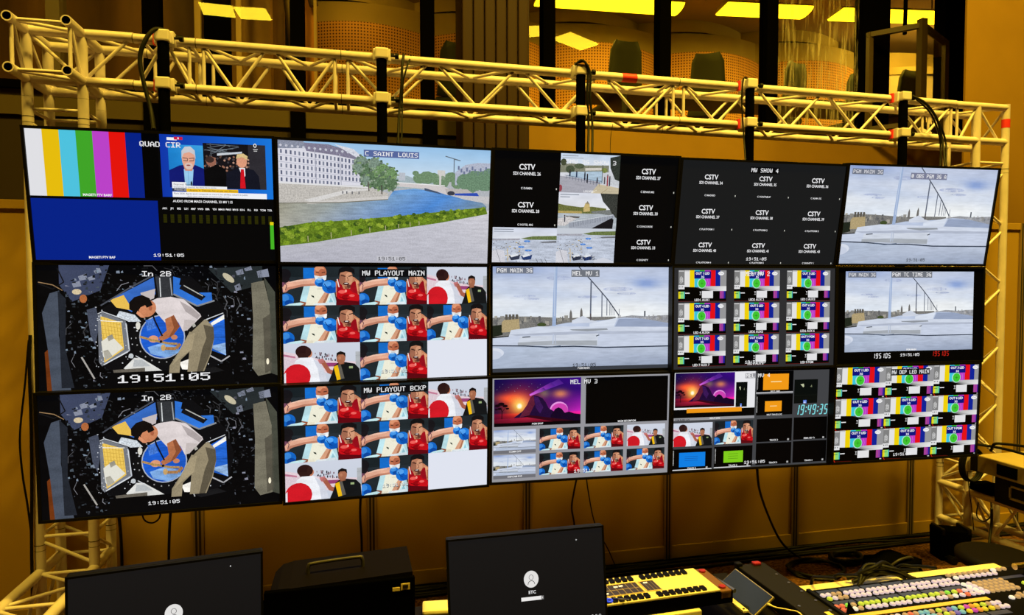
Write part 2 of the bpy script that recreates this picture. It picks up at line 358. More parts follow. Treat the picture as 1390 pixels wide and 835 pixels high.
for x, y, rz, hz, lab in ((4.78, 4.8, .06, 3.94, 'dark green chair behind glass, just right of the fluted pillar'), (6.0, 4.8, -.45, 3.88, 'dark green chair turned aside behind the middle pane'), (7.24, 4.8, .35, 3.85, 'dark green chair behind the left edge of the streaked pane'), (8.42, 5.0, .2, 3.82, 'dark green chair behind the right edge of the streaked pane'), (8.98, 4.6, .0, 3.80, 'dark green chair behind the open casement'), (2.60, 4.8, .1, 3.75, 'dark green chair half hidden left of the fluted pillar')):
    t = thing('conference_chair', lab, 'chair', Matrix.Translation((x, y, hz - .12 if False else 3.62)) @ Matrix.Rotation(rz + pi, 4, 'Z'), 'mezzanine chairs')
    k = (hz + 1.06 - 3.62) / 1.08
    t.scale = (1, 1, k)
    for n_, m_ in zip(('backrest', 'seat', 'column', 'foot_cross'), CH): part(n_, m_, t)
t = thing('conference_table', 'dark mezzanine table edge behind the truss lattice', 'table', Matrix.Translation((6.2, 4.1, 3.62)))
MB().box(-2.2, -.35, .48, 2.6, .35, .52, bev=.01).build('table_top', M_CSHELL, t)
for x in (-1.8, 2.2): MB().box(x - .03, -.3, 0, x + .03, .3, .48).build('leg', M_CSHELL, t)

# ------------------------------------------------------------------ truss
TS = .24; TR = .025
def zt(x): return 1.184 - .0064 * x + F
TY = .457
CHORD = {}
def truss_section(label, p0, p1, side, n, first_up=True, ends=(True, True), name='truss_section', seams=(), group='box truss sections'):
    """box truss from p0 to p1 (front upper chord), `side` = the two chord offsets"""
    p0, p1 = Vector(p0), Vector(p1); d = p1 - p0; L_ = d.length; u = d / L_; a, b = Vector(side[0]), Vector(side[1])
    t = thing(name, label, 'truss', Matrix.Translation(p0), group)
    off = [Vector(), a, b, a + b]
    for o in off:
        m = MB(); m.tube([o, o + d], TR, 16)
        m.cur = 1
        for s in seams:
            q = o + u * s; m.tube([q - u * .0015, q + u * .0015], TR + .0008, 16)
            for k in (-.035, .035): e = q + u * k; m.tube([e + Vector((0, -.0, TR - .004)), e + Vector((0, 0, TR + .006))], .006, 8)
        m.build('chord', [M_TRUSS, M_SEAM], t)
    def brace(x, y): MB().tube([x, y], .009, 10).build('brace', M_BRACE, t)
    for (o, e) in ((Vector(), b), (a, b), (Vector(), a), (b, a)):       # front, back, top, bottom faces
        st = L_ / n
        for k in range(n):
            h = k * st
            lo, hi = (o, o + e) if (e is b) else (o, o + e)
            if first_up: brace(lo + u * (h + .02), hi + u * (h + st / 2)); brace(hi + u * (h + st / 2), lo + u * (h + st - .02))
            else: brace(hi + u * (h + .02), lo + u * (h + st / 2)); brace(lo + u * (h + st / 2), hi + u * (h + st - .02))
    for k, h in ((0, .035), (1, L_ - .035)):
        if not ends[k]: continue
        for (o, e) in ((Vector(), b), (a, b), (Vector(), a), (b, a)): brace(o + u * h, o + e + u * h)
    return t
DN, BK = (0, 0, -TS), (0, TS, 0)
P = lambda x: (x, TY, zt(x))
XS = [.30, .60, 1.34, 3.373, 5.464]
def brace_to(t, a, b, r=.009): MB().tube([a, b], r, 10).build('brace', M_BRACE, t)
truss_section('short pale truss section under the leftmost clamps', P(XS[0]), P(XS[1]), (BK, DN), 1, False, seams=(.0,))
truss_section('short pale truss section between left clamps and second pole', P(XS[1]), P(XS[2]), (BK, DN), 2, True, seams=(.0,))
truss_section('long pale truss section in front of the fluted pillar', P(XS[2]), P(XS[3]), (BK, DN), 4, True, seams=(.0,))
t3 = truss_section('long pale truss section with red tape right of the third pole', P(XS[3]), P(XS[4]), (BK, DN), 4, True, seams=(.0,))
# corner blocks
def corner(label, x0, x1, stub, sgn):
    t = thing('truss_corner', label, 'truss', Matrix.Translation((x0, TY, zt(x0) - TS)), 'truss corner blocks')
    o = Vector((x0, TY, zt(x0) - TS)); w = abs(x1 - x0)
    X = [0, x1 - x0]; Y = [0, TS]; Z = [0, TS]
    for y in Y:
        for z in Z:
            xe = (XS[0] - x0) if sgn > 0 else (XS[4] - x0)
            MB().tube([(0 if sgn > 0 else 0, y, z), (xe, y, z)], TR, 16).build('chord', M_TRUSS, t)
    for x in (0, .25 * sgn):
        for y in Y: MB().tube([(x, y, -.09), (x, y, TS + (.024 if sgn < 0 and x == 0 else 0))], TR, 16).build('chord', M_TRUSS, t)
    if stub:
        for x in (0, .25):
            for z in Z:
                m = MB(); ang = 16; pts = [(x, TS, z), (x, -stub, z)]; m.tube(pts, TR, 16, caps=False); m.tube([(x, -stub, z), (x, -stub + .002, z)], TR, 16, caps=False)
                m.cur = 1; m.tube([(x, -stub, z), (x, -stub + .06, z)], TR - .0055, 16, caps=False); m.cyl((x, -stub + .06, z), (x, -stub + .062, z), TR - .001, 16); m.cur = 0
                # ring lip round the dark bore
                n = 16; ri = [(x + (TR) * cos(2 * pi * k / n), -stub - .001, z + TR * sin(2 * pi * k / n)) for k in range(n)]; rj = [(x + (TR - .006) * cos(2 * pi * k / n), -stub - .001, z + (TR - .006) * sin(2 * pi * k / n)) for k in range(n)]
                m.add(ri + rj, [(k, (k + 1) % n, n + (k + 1) % n, n + k) for k in range(n)]); m.build('open_stub', [M_TRUSS, M_BORE], t)
        for z in Z: brace_to(t, (0, -stub + .04, z), (.25, -stub + .04, z)); brace_to(t, (0, -stub + .05, z), (.25, -.02, z))
        for x in (0, .25): brace_to(t, (x, -stub + .04, 0), (x, -stub + .04, TS)); brace_to(t, (x, -stub + .05, TS), (x, -.02, 0))
        brace_to(t, (.0, 0, TS), (.25, 0, 0)); brace_to(t, (.25, 0, 0), (.48, 0, TS)); brace_to(t, (.25, TS, TS), (.0, TS, 0)); brace_to(t, (.25, TS, 0), (.48, TS, TS)); brace_to(t, (.25, 0, TS), (.48, TS, TS)); brace_to(t, (.25, 0, 0), (.48, TS, 0)); brace_to(t, (0, 0, 0), (.25, TS, 0)); brace_to(t, (0, 0, TS), (.25, TS, TS)); brace_to(t, (0, 0, TS), (0, TS, 0))
    else:
        brace_to(t, (-.40, 0, 0), (-.25, 0, TS)); brace_to(t, (-.25, 0, TS), (-.06, 0, 0)); brace_to(t, (-.40, TS, TS), (-.25, TS, 0)); brace_to(t, (-.25, TS, TS), (-.02, TS, 0)); brace_to(t, (0, 0, TS), (0, TS, 0)); brace_to(t, (-.25, 0, 0), (0, TS, 0)); brace_to(t, (-.25, TS, TS), (0, 0, TS)); brace_to(t, (-.42, 0, 0), (-.42, 0, TS)); brace_to(t, (-.42, TS, 0), (-.42, TS, TS))
        MB().tube([(0, 0, .10), (0, 0, .16)], TR + .0012, 16).build('tape', M_RED, t)
    return t
corner('left truss corner with four open tube ends facing the room', -.19, .06, .185, 1)
corner('right truss corner with red tape mark and no open ends', 5.90, 5.65, 0, -1)
# uprights
def column(label, xs, ztop, zbot):
    p0 = Vector((xs[0], TY, ztop)); t = thing('truss_upright', label, 'truss', Matrix.Translation(p0), 'truss uprights'); H = ztop - zbot
    X = [0, xs[1] - xs[0]]; Y = [0, TS]
    for x in X:
        for y in Y:
            m = MB(); m.tube([(x, y, 0), (x, y, -H)], TR, 16); m.cur = 1
            for z in (-.10, -H + .56): m.tube([(x, y, z - .0015), (x, y, z + .0015)], TR + .001, 16); m.tube([(x, y, z - .03), (x, y, z - .028)], TR + .0005, 16)
            m.build('chord', [M_TRUSS, M_SEAM], t)
    n = 5; st = (H - .75) / n
    for (o, e) in (((0, 0), (X[1], 0)), ((0, TS), (X[1], TS)), ((0, 0), (0, TS)), ((X[1], 0), (X[1], TS))):
        for k in range(n):
            z = -.12 - k * st; brace_to(t, (o[0], o[1], z), (e[0], e[1], z - st / 2)); brace_to(t, (e[0], e[1], z - st / 2), (o[0], o[1], z - st + .03))
        for z in (-.06, -H + .60, -H + .06): brace_to(t, (o[0], o[1], z), (e[0], e[1], z))
        brace_to(t, (o[0], o[1], -H + .58), (e[0], e[1], -H + .44)); brace_to(t, (e[0], e[1], -H + .42), (o[0], o[1], -H + .16))
    MB().box(min(X) - .06, -.06, -H - .0, max(X) + .06, TS + .06, -H + .008, bev=.003).build('foot_plate', M_STEEL, t)
    return t
column('left truss column beside the quad display', (-.19, .06), zt(0) - TS - .09, .0)
column('right truss column beside the rooftop displays', (5.90, 5.65), zt(5.8) - TS - .09, .0)
# base truss arms running to the front
def base_arm(label, xs, y1):
    z0 = .415; t = thing('base_truss', label, 'truss', Matrix.Translation((xs[0], TY, z0)), 'base truss arms'); w = xs[1] - xs[0]; D = y1 - TY
    for x in (0, w):
        for z in (0, -.265):
            MB().tube([(x, .0, z), (x, D, z)], TR, 16).tube([(x, TS, z), (x, 0, z)], TR, 16).build('chord', M_TRUSS, t)
    n = max(1, round(-D / .42)); st = D / n
    for k in range(n):
        y = k * st
        for x in (0, w): brace_to(t, (x, y - .03, 0), (x, y + st / 2, -.265)); brace_to(t, (x, y + st / 2, -.265), (x, y + st + .03, 0))
        for z in (0, -.265): brace_to(t, (0, y - .02, z), (w, y + st / 2, z)); brace_to(t, (w, y + st / 2, z), (0, y + st + .02, z)); brace_to(t, (0, y + st, z), (w, y + st, z))
    for z in (0, -.265): brace_to(t, (0, TS, z), (w, TS, z)); brace_to(t, (0, -.03, z), (w, -.03, z))
    for x in (0, w): MB().tube([(x, D + .06, -.265), (x, D + .06, -z0)], TR, 12).build('foot', M_TRUSS, t)
    return t
base_arm('left base truss arm at the foot of the left column', (-.19, .06), -1.15)
base_arm('right base truss arm carrying the rack units', (5.90, 5.65), -1.15)
# poles and clamps
POLE = [.456, 1.558, 2.713, 3.831, 4.977]
M_POLE = mat('pole_black', (.0015, .0015, .0015), .7, 0, 0)
def clamp_mesh():
    b = MB(); b.box(-.036, -.035, -.028, .036, .03, .03, bev=.008); b.box(-.046, .0, -.034, .05, .062, .034, bev=.006); b.box(-.03, .05, -.04, .03, .092, .036, bev=.01)
    k = MB(); k.cyl((.05, .01, .0), (.078, .01, .0), .007, 8).cyl((.074, .01, 0), (.094, .01, 0), .016, 6).cyl((.05, .045, .018), (.07, .045, .018), .009, 6)
    w = MB().box(-.058, .03, -.03, -.046, .06, .03); return b.mesh('clamp_body', [M_CLAMP]), k.mesh('bolt', [M_BLACK]), w.mesh('tape', [M_RED])
CB = clamp_mesh()
NTH = ['leftmost', 'second', 'third', 'fourth', 'rightmost']
for i, x in enumerate(POLE):
    zb = .95
    t = thing('support_pole', ('leftmost black display pole, above the quad picture', 'second black display pole, above the river picture', 'third black display pole, above the CSTV and river mix', 'fourth black display pole, above the nine CSTV slates', 'rightmost black display pole, above the cloudy rooftop picture')[i], 'pole', Matrix.Translation((x, .395, zb)), 'black display poles')
    m = MB(); m.tube([(0, 0, 0), (0, 0, zt(x) - zb + .012)], .028, 16); m.build('tube', M_POLE, t)
    MB().cyl((0, 0, zt(x) - zb + .012), (0, 0, zt(x) - zb + .02), .0285, 16).build('end_cap', M_MATT, t)
    for j in (0, 1):
        z = zt(x) - j * TS
        c_ = thing('pole_clamp', '%s pole clamp, on the %s truss tube' % (('leftmost pale', 'second pale', 'third pale', 'fourth pale', 'rightmost pale')[i], ('upper', 'lower')[j]), 'clamp', Matrix.Translation((x, .395, z)), 'pale pole clamps')
        part('clamp_body', CB[0], c_); part('bolt', CB[1], c_)
        if i in (0, 3, 4): part('tape', CB[2], c_, None, 'red tape strip')
tag(MB().tube([(2.995, TY, zt(3)), (3.09, TY, zt(3.09))], TR + .0012, 16).build('red_tape_band', M_RED), 'red tape band wrapped round the upper truss tube', 'tape')
# ------------------------------------------------------------------ screen pictures (flat print on the displays)
def screen_mat():
    m = bpy.data.materials.new('screen_glass'); m.use_nodes = True
    nt = m.node_tree; b = nt.nodes['Principled BSDF']; L = nt.links
    b.inputs['Base Color'].default_value = (.0015, .0015, .0015, 1); b.inputs['Roughness'].default_value = .35
    b.inputs['Specular IOR Level'].default_value = .05
    a = nt.nodes.new('ShaderNodeAttribute'); a.attribute_name = 'shown'
    g = nt.nodes.new('ShaderNodeAttribute'); g.attribute_name = 'grain'
    sep = nt.nodes.new('ShaderNodeSeparateXYZ'); L.new(g.outputs['Vector'], sep.inputs[0])
    tc = nt.nodes.new('ShaderNodeTexCoord')
    acc = None
    for sock, sc, st, det in (('X', 150, (1, 1, 1), 2), ('Y', 9, (1, 1, 2.6), 5), ('Z', 60, (.22, 1, 1.6), 3)):
        mp = nt.nodes.new('ShaderNodeMapping'); mp.inputs['Scale'].default_value = st
        L.new(tc.outputs['Object'], mp.inputs[0])
        n = nt.nodes.new('ShaderNodeTexNoise'); n.inputs['Scale'].default_value = sc; n.inputs['Detail'].default_value = det
        L.new(mp.outputs[0], n.inputs['Vector'])
        s1 = nt.nodes.new('ShaderNodeMath'); s1.operation = 'SUBTRACT'; L.new(n.outputs['Fac'], s1.inputs[0]); s1.inputs[1].default_value = .5
        m1 = nt.nodes.new('ShaderNodeMath'); m1.operation = 'MULTIPLY'; L.new(s1.outputs[0], m1.inputs[0]); L.new(sep.outputs[sock], m1.inputs[1])
        if acc is None: acc = m1
        else:
            ad = nt.nodes.new('ShaderNodeMath'); L.new(acc.outputs[0], ad.inputs[0]); L.new(m1.outputs[0], ad.inputs[1]); acc = ad
    k = nt.nodes.new('ShaderNodeMath'); k.inputs[1].default_value = 1.0; L.new(acc.outputs[0], k.inputs[0])
    k2 = nt.nodes.new('ShaderNodeMath'); k2.operation = 'MAXIMUM'; k2.inputs[1].default_value = 0.05; L.new(k.outputs[0], k2.inputs[0])
    vm = nt.nodes.new('ShaderNodeVectorMath'); vm.operation = 'SCALE'
    L.new(a.outputs['Color'], vm.inputs[0]); L.new(k2.outputs[0], vm.inputs['Scale'])
    L.new(vm.outputs[0], b.inputs['Emission Color']); b.inputs['Emission Strength'].default_value = 1.0
    return m
M_SCREEN = screen_mat()

GLY = {}
def glyphs(s, off):
    """outline letters of the built-in face as flat triangles: (verts, faces, x0, x1)"""
    key = (s, off)
    if key in GLY: return GLY[key]
    cu = bpy.data.curves.new('lettering', 'FONT'); cu.body = s; cu.size = 1; cu.offset = off; cu.resolution_u = 2
    ob = bpy.data.objects.new('lettering', cu); COL.objects.link(ob)
    dg = bpy.context.evaluated_depsgraph_get(); dg.update()
    e = ob.evaluated_get(dg); me = e.to_mesh()
    vs = [(v.co.x, v.co.y) for v in me.vertices]; fs = [list(p.vertices) for p in me.polygons]
    e.to_mesh_clear(); bpy.data.objects.remove(ob); bpy.data.curves.remove(cu)
    xs = [v[0] for v in vs] or [0]
    GLY[key] = (vs, fs, min(xs), max(xs)); return GLY[key]


# 5 x 7 dot letters of the on-screen captions, one hex byte per row
DOT = {k: [int(v[i:i + 2], 16) for i in range(0, 14, 2)] for k, v in dict(A='040a11111f1111', B='1e11111e11111e', C='0f10101010100f', D='1e11111111111e', E='1f10101e10101f', G='0f10101713110f', H='1111111f111111', I='1f04040404041f', K='11121418141211', L='1010101010101f', M='111b1515111111', N='11191515131111', O='0e11111111110e', P='1e11111e101010', Q='0e11111115120d', R='1e11111e141211', S='0f10100e01011e', T='1f040404040404', U='1111111111110e', V='11111111110a04', W='1111111515150a', X='11110a040a1111', Y='11110a04040404', n='00001619111111').items()}
DOT.update({k: [int(v[i:i + 2], 16) for i in range(0, 14, 2)] for k, v in {'0': '0e11131519110e', '1': '040c140404041f', '2': '0e11010608101f', '3': '1e01010e01011e', '4': '02060a121f0202', '5': '1f101e0101110e', '6': '0e10101e11110e', '7': '1f010204080808', '8': '0e11110e11110e', '9': '0e11110f01010e', ':': '00040400040400', '@': '0e11171517100f'}.items()})
EPS = 2.5e-5
class Cv:
    """a picture made of flat coloured shapes, 1600 x 900 units over the lit area"""
    def __init__(s, w, h, bg=(6, 6, 7)):
        s.w, s.h = w, h; s.v = []; s.f = []; s.c = []; s.g = []
        s.T = (0, 0, 1, 1); s.clip = (0, 0, 1600, 900); s.layer = 0; s.dg = (0, 0, 0)
        s.poly([(0, 0), (1600, 0), (1600, 900), (0, 900)], bg)
    def _emit(s, P, cols, gr, faces=None):
        y = -s.layer * EPS; o = len(s.v)
        for (x, z) in P: s.v.append(((x / 1600 - .5) * s.w, y, (.5 - z / 900) * s.h))
        for f in (faces or [list(range(len(P)))]):
            s.f.append([o + i for i in f][::-1] if False else [o + i for i in f])
            for i in f: s.c.append(cols[i]); s.g.append(gr)
    def poly(s, pts, col, gr=(0, 0, 0), same=False):
        if not same: s.layer += 1
        if gr == (0, 0, 0): gr = s.dg
        multi = isinstance(col[0], (list, tuple))
        ox, oy, sx, sy = s.T
        P = [(ox + x * sx, oy + y * sy) + ((tuple(col[i]) if multi else tuple(col))) for i, (x, y) in enumerate(pts)]
        x0, y0, x1, y1 = s.clip
        for ax, lim, sg in ((0, x0, 1), (0, x1, -1), (1, y0, 1), (1, y1, -1)):
            out = []
            for i in range(len(P)):
                a, b = P[i - 1], P[i]; da = (a[ax] - lim) * sg; db = (b[ax] - lim) * sg
                if (da < 0) != (db < 0):
                    t = da / (da - db); out.append(tuple(a[k] + (b[k] - a[k]) * t for k in range(5)))
                if db >= 0: out.append(b)
            P = out
            if len(P) < 3: return
        s._emit([(p[0], p[1]) for p in P], [lin(p[2:5]) for p in P], gr)
    def rect(s, x0, y0, x1, y1, col, gr=(0, 0, 0), same=False): s.poly([(x0, y0), (x1, y0), (x1, y1), (x0, y1)], col, gr, same)
    def ell(s, cx, cy, rx, ry, col, gr=(0, 0, 0), same=False, n=18, rot=0):
        c, d = cos(rot), sin(rot)
        s.poly([(cx + rx * cos(2 * pi * k / n) * c - ry * sin(2 * pi * k / n) * d, cy + rx * cos(2 * pi * k / n) * d + ry * sin(2 * pi * k / n) * c) for k in range(n)], col, gr, same)
    def glow(s, cx, cy, rx, ry, inner, outer):
        n = 24; s.layer += 1
        for k in range(n):
            a, b = 2 * pi * k / n, 2 * pi * (k + 1) / n
            s.poly([(cx, cy), (cx + rx * cos(a), cy + ry * sin(a)), (cx + rx * cos(b), cy + ry * sin(b))], [inner, outer, outer], same=True)
    def line(s, pts, w, col, gr=(0, 0, 0), same=False):
        if not same: s.layer += 1
        for (a, b) in zip(pts[:-1], pts[1:]):
            dx, dy = b[0] - a[0], b[1] - a[1]; l = math.hypot(dx, dy) or 1
            nx, ny = -dy / l * w / 2, dx / l * w / 2
            s.poly([(a[0] + nx, a[1] + ny), (b[0] + nx, b[1] + ny), (b[0] - nx, b[1] - ny), (a[0] - nx, a[1] - ny)], col, gr, True)
    def grid(s, fn, nx, ny, x0, y0, x1, y1, gr=(0, 0, 0)):
        s.layer += 1; ox, oy, sx, sy = s.T
        P = []; cc = []
        for j in range(ny + 1):
            for i in range(nx + 1):
                u, v = i / nx, j / ny
                P.append((ox + (x0 + (x1 - x0) * u) * sx, oy + (y0 + (y1 - y0) * v) * sy)); cc.append(lin(fn(u, v)))
        F = [[j * (nx + 1) + i, j * (nx + 1) + i + 1, (j + 1) * (nx + 1) + i + 1, (j + 1) * (nx + 1) + i] for j in range(ny) for i in range(nx)]
        s._emit(P, cc, gr, F)
    def text(s, st, x, y, size, col, align='c', mono=0, bold=.02, sx=1.0, skew=0):
        """size = cap height in local units; (x, y) = centre (or left) of the line"""
        s.layer += 1; ox, oy, fx, fy = s.T; lc = lin(col); k = size / .7
        def put(g, dx):
            vs, fs, a, b = g
            P = [(ox + (dx + (vx - skew * -vy) * k * sx) * fx, oy + (y + size / 2 - vy * k) * fy) for vx, vy in vs]
            if P and min(p[0] for p in P) >= s.clip[0] - 1 and max(p[0] for p in P) <= s.clip[2] + 1: s._emit(P, [lc] * len(P), (0, 0, 0), fs)
        if mono:
            n = len(st); x0 = x - mono * (n - 1) / 2 if align == 'c' else x + mono / 2
            for i, ch in enumerate(st):
                if ch == ' ': continue
                g = glyphs(ch, bold); put(g, x0 + i * mono - (g[2] + g[3]) / 2 * k * sx)
        else:
            g = glyphs(st, bold); wd = (g[2] + g[3]) * k * sx
            put(g, x - wd / 2 if align == 'c' else x)
    def dots(s, st, x, y, h, adv, col, fat=1.0):
        """caption in dot letters: h = cap height, adv = pitch, centred on x, y"""
        s.layer += 1; px = adv * .80 / 5; py = h / 7; x0 = x - adv * len(st) / 2 + adv * .1
        for i, ch in enumerate(st):
            for r, bits in enumerate(DOT.get(ch, [0] * 7)):
                k = 0
                while k < 5:
                    if bits >> (4 - k) & 1:
                        e = k
                        while e < 5 and bits >> (4 - e) & 1: e += 1
                        s.rect(x0 + i * adv + k * px - px * .12 * fat, y - h / 2 + r * py, x0 + i * adv + e * px + px * .12 * fat, y - h / 2 + (r + 1) * py, col, (0, 0, 1e-9), same=True); k = e
                    else: k += 1
    def seg7(s, st, x, y, h, col, skew=.12, w=None, th=None):
        w = w or h * .5; th = th or h * .11; s.layer += 1
        SEG = {'0': 'abcdef', '1': 'bc', '2': 'abged', '3': 'abgcd', '4': 'fgbc', '5': 'afgcd', '9': 'abcdfg'}
        for ch in st:
            sk = lambda px, py: (x + px + (h - py) * skew, y + py)
            if ch == ':':
                for py in (h * .3, h * .7): s.poly([sk(0, py - th), sk(th * 1.2, py - th), sk(th * 1.2, py + th * .3), sk(0, py + th * .3)], col, same=True)
                x += w * .6; continue
            R = {'a': (th * .6, 0, w - th * .6, th), 'd': (th * .6, h - th, w - th * .6, h), 'g': (th * .6, h / 2 - th / 2, w - th * .6, h / 2 + th / 2),
                 'f': (0, th * .5, th, h / 2 - th * .2), 'e': (0, h / 2 + th * .2, th, h - th * .5), 'b': (w - th, th * .5, w, h / 2 - th * .2), 'c': (w - th, h / 2 + th * .2, w, h - th * .5)}
            for k in SEG[ch]:
                a, b, c, d = R[k]; s.poly([sk(a, b), sk(c, b), sk(c, d), sk(a, d)], col, same=True)
            x += w * 1.42
    def sub(s, fn, x0, y0, x1, y1, lw=160, lh=90, lay=None):
        sv = (s.T, s.clip, s.layer, s.dg); s.dg = {'pic_box': (.35, .75, 0), 'pic_flag': (.3, .6, 0), 'pic_cupola': (.5, .9, 0), 'pic_quay': (.4, .6, 0), 'pic_fence': (.4, .6, 0), 'presenter': (.15, .4, 0), 'crowd': (.6, .6, 0)}.get(fn.__name__, s.dg)
        ox, oy, sx, sy = s.T
        X0, Y0, X1, Y1 = ox + x0 * sx, oy + y0 * sy, ox + x1 * sx, oy + y1 * sy
        s.T = (X0, Y0, (X1 - X0) / lw, (Y1 - Y0) / lh)
        s.clip = (max(X0, s.clip[0]), max(Y0, s.clip[1]), min(X1, s.clip[2]), min(Y1, s.clip[3]))
        if lay is not None: s.layer = lay
        fn(s); top = s.layer
        s.T, s.clip, s.dg = sv[0], sv[1], sv[3]; s.layer = max(sv[2], top) if lay is None else sv[2]
        return top
    def tiles(s, items):
        """side-by-side pictures share the same depth"""
        base = s.layer; top = base
        for fn, x0, y0, x1, y1 in items: top = max(top, s.sub(fn, x0, y0, x1, y1, lay=base))
        s.layer = top
    def build(s, parent, name='screen_picture', M=None):
        me = bpy.data.meshes.new(name); me.from_pydata(s.v, [], s.f)
        ca = me.attributes.new('shown', 'FLOAT_COLOR', 'CORNER'); ga = me.attributes.new('grain', 'FLOAT_VECTOR', 'CORNER')
        ca.data.foreach_set('color', [k for c in s.c for k in (*c, 1)]); ga.data.foreach_set('vector', [k for g in s.g for k in g])
        me.materials.append(M_SCREEN); me.update()
        return part(name, me, parent, M)

WHT = (238, 238, 240)
def osd(c, st, x, y, size, adv, box=None, col=WHT, bold=.035):
    if box: c.rect(x - adv * (len(st) / 2 + .25), y - size * .85, x + adv * (len(st) / 2 + .25), y + size * .85, box)
    c.dots(st, x, y, size * 1.05, adv, col)

def pic_roof(c):
    def sky(u, v):
        k = 0.5 + .5 * sin(5 * u + 3.1 * sin(4 * v + 1.3) + 1) * sin(7 * v + 2 * u + .6)
        a = (168 + 52 * v + 26 * k, 183 + 45 * v + 20 * k, 216 + 22 * v + 8 * k)
        d = math.exp(-(((u - .86) / .07) ** 2 + ((v - .33) / .09) ** 2)) ; d2 = math.exp(-(((u - .1) / .12) ** 2 + ((v - .02) / .1) ** 2))
        return tuple(a[i] - (60, 45, 12)[i] * d - (40, 32, 10)[i] * d2 for i in range(3))
    c.grid(sky, 26, 14, 0, 0, 160, 46, (0, .35, .3))
    for x, y, rx, ry in ((28, 26, 10, 1.2), (34, 28.5, 7, 1), (84, 27, 9, 1.3), (112, 20, 14, 2), (120, 24, 9, 1.2), (58, 10, 11, 2)):
        c.ell(x, y, rx, ry, (165, 176, 208), (0, .8, .5), True)
    c.poly([(0, 45), (14, 44), (30, 44), (50, 45), (66, 46), (86, 45), (110, 45), (112, 54), (0, 62)], (122, 121, 118), (1.6, 0, 0))
    c.poly([(110, 46), (125, 44), (140, 45), (160, 44), (160, 54), (110, 53)], (150, 152, 158), (1.4, 0, 0), True)
    rnd = random.Random(4)
    for k in range(46):
        x = rnd.uniform(0, 66); y = rnd.uniform(43, 49); c.rect(x, y, x + rnd.uniform(1, 3.5), y + rnd.uniform(2, 4), rnd.choice(((95, 95, 98), (150, 148, 142), (175, 170, 158), (80, 82, 84))), (.6, 0, 0), True)
    for k in range(22):
        x = rnd.uniform(112, 158); y = rnd.uniform(43.5, 48); c.rect(x, y, x + rnd.uniform(1, 3), y + rnd.uniform(1, 3), rnd.choice(((120, 124, 130), (185, 186, 188), (140, 138, 134))), (.6, 0, 0), True)
    c.rect(136.5, 40, 138, 46, (95, 100, 108), same=True)
    c.poly([(8, 49), (10, 47), (23, 46), (24, 57), (8, 58)], (176, 158, 118), (.9, 0, 0))
    for x in (11, 14, 17, 20): c.rect(x, 42, x + 2.2, 47, (92, 88, 80), (.5, 0, 0), True)
    c.poly([(0, 52), (8, 51), (9, 60), (0, 62)], (34, 40, 30), (1, 0, 0), True); c.ell(43, 51.5, 4, 1.8, (66, 78, 44), (1, 0, 0), True)
    for x, y in ((69, 38), (78.5, 36.5)):
        c.poly([(x - 1.4, 47), (x - 1, y + 3), (x, y), (x + 1, y + 3), (x + 1.4, 47)], (110, 108, 106), (.6, 0, 0), True)
    RF = (0, .25, .35)
    c.poly([(44, 54), (66, 50), (100, 48), (118, 46), (130, 46.5), (160, 52), (160, 57), (44, 57)], (186, 198, 222), RF)
    c.poly([(113, 47), (135, 47), (160, 51.5), (160, 55), (109, 55)], (150, 163, 190), RF)
    c.poly([(70, 48), (80, 44), (88, 48), (96, 50), (70, 51)], (205, 212, 226), RF)
    c.poly([(86, 51), (112, 46), (108, 55), (86, 54)], (214, 222, 236), RF)
    c.poly([(16, 56), (40, 53), (160, 55), (160, 62), (14, 62)], (206, 214, 230), RF)
    c.poly([(68, 56), (102, 55.5), (103, 57), (84, 58), (70, 57)], (146, 152, 160), RF)
    c.poly([(14, 60), (70, 58), (160, 58.5), (160, 60.5), (26, 62)], (176, 184, 202), RF, True)
    c.poly([(0, 63), (24, 61), (160, 60.5), (160, 73), (0, 71)], (198, 207, 226), RF)
    c.poly([(24, 62), (94, 60), (93.5, 70), (22, 69.5)], (206, 213, 226), RF)
    c.poly([(22, 67), (52, 66), (93, 66.5), (93, 71), (22, 69.5)], (166, 172, 180), RF)
    c.line([(26, 62.5), (33, 62)], .9, (60, 66, 76)); c.line([(92, 62.5), (95, 61.5)], .8, (60, 66, 76), same=True)
    c.poly([(0, 70.5), (45, 71), (100, 72), (160, 72.5), (160, 90), (0, 90)], [(176, 188, 210), (182, 194, 214), (188, 198, 218), (186, 196, 214), (150, 162, 186), (166, 178, 200)], (.1, .3, .5))
    c.line([(0, 69.5), (28, 70.2), (48, 71.6), (72, 71.4), (100, 73), (160, 72.8)], 1.1, (48, 58, 76))
    c.line([(36, 70.6), (47, 72), (60, 70.8)], .9, (90, 104, 126), same=True)
    c.ell(1, 76, 9, 4.6, (214, 220, 234)); c.ell(0, 77.8, 8, 4, (200, 208, 226))
    c.poly([(54, 0), (56.8, 0), (55.6, 53), (52.2, 53)], (158, 178, 212), (0, .2, .2)); c.rect(54, 0, 54.8, 44, (190, 204, 228), same=False)
    c.line([(53.5, 60), (53, 69)], 1, (186, 198, 220)); c.line([(55, 60), (55.4, 69)], .8, (176, 186, 206), same=True)
    D = (74, 80, 94)
    c.line([(76, 0), (88, 13), (97, 23), (103, 30), (113, 44)], 1.0, D)
    for x, y0, y1, w in ((87.2, 13, 47, 1.3), (97.2, 23, 45, .9), (101.8, 29, 44, .7), (104.6, 33, 44, .6), (106.6, 35.5, 44, .5), (108.4, 38, 44, .5), (113.2, 38, 44, .5)):
        c.line([(x, y0), (x - (.4 if w > 1 else 0), y1)], w, (96, 104, 122), same=True)
    c.rect(86.4, 42, 87.6, 48, (90, 84, 84))

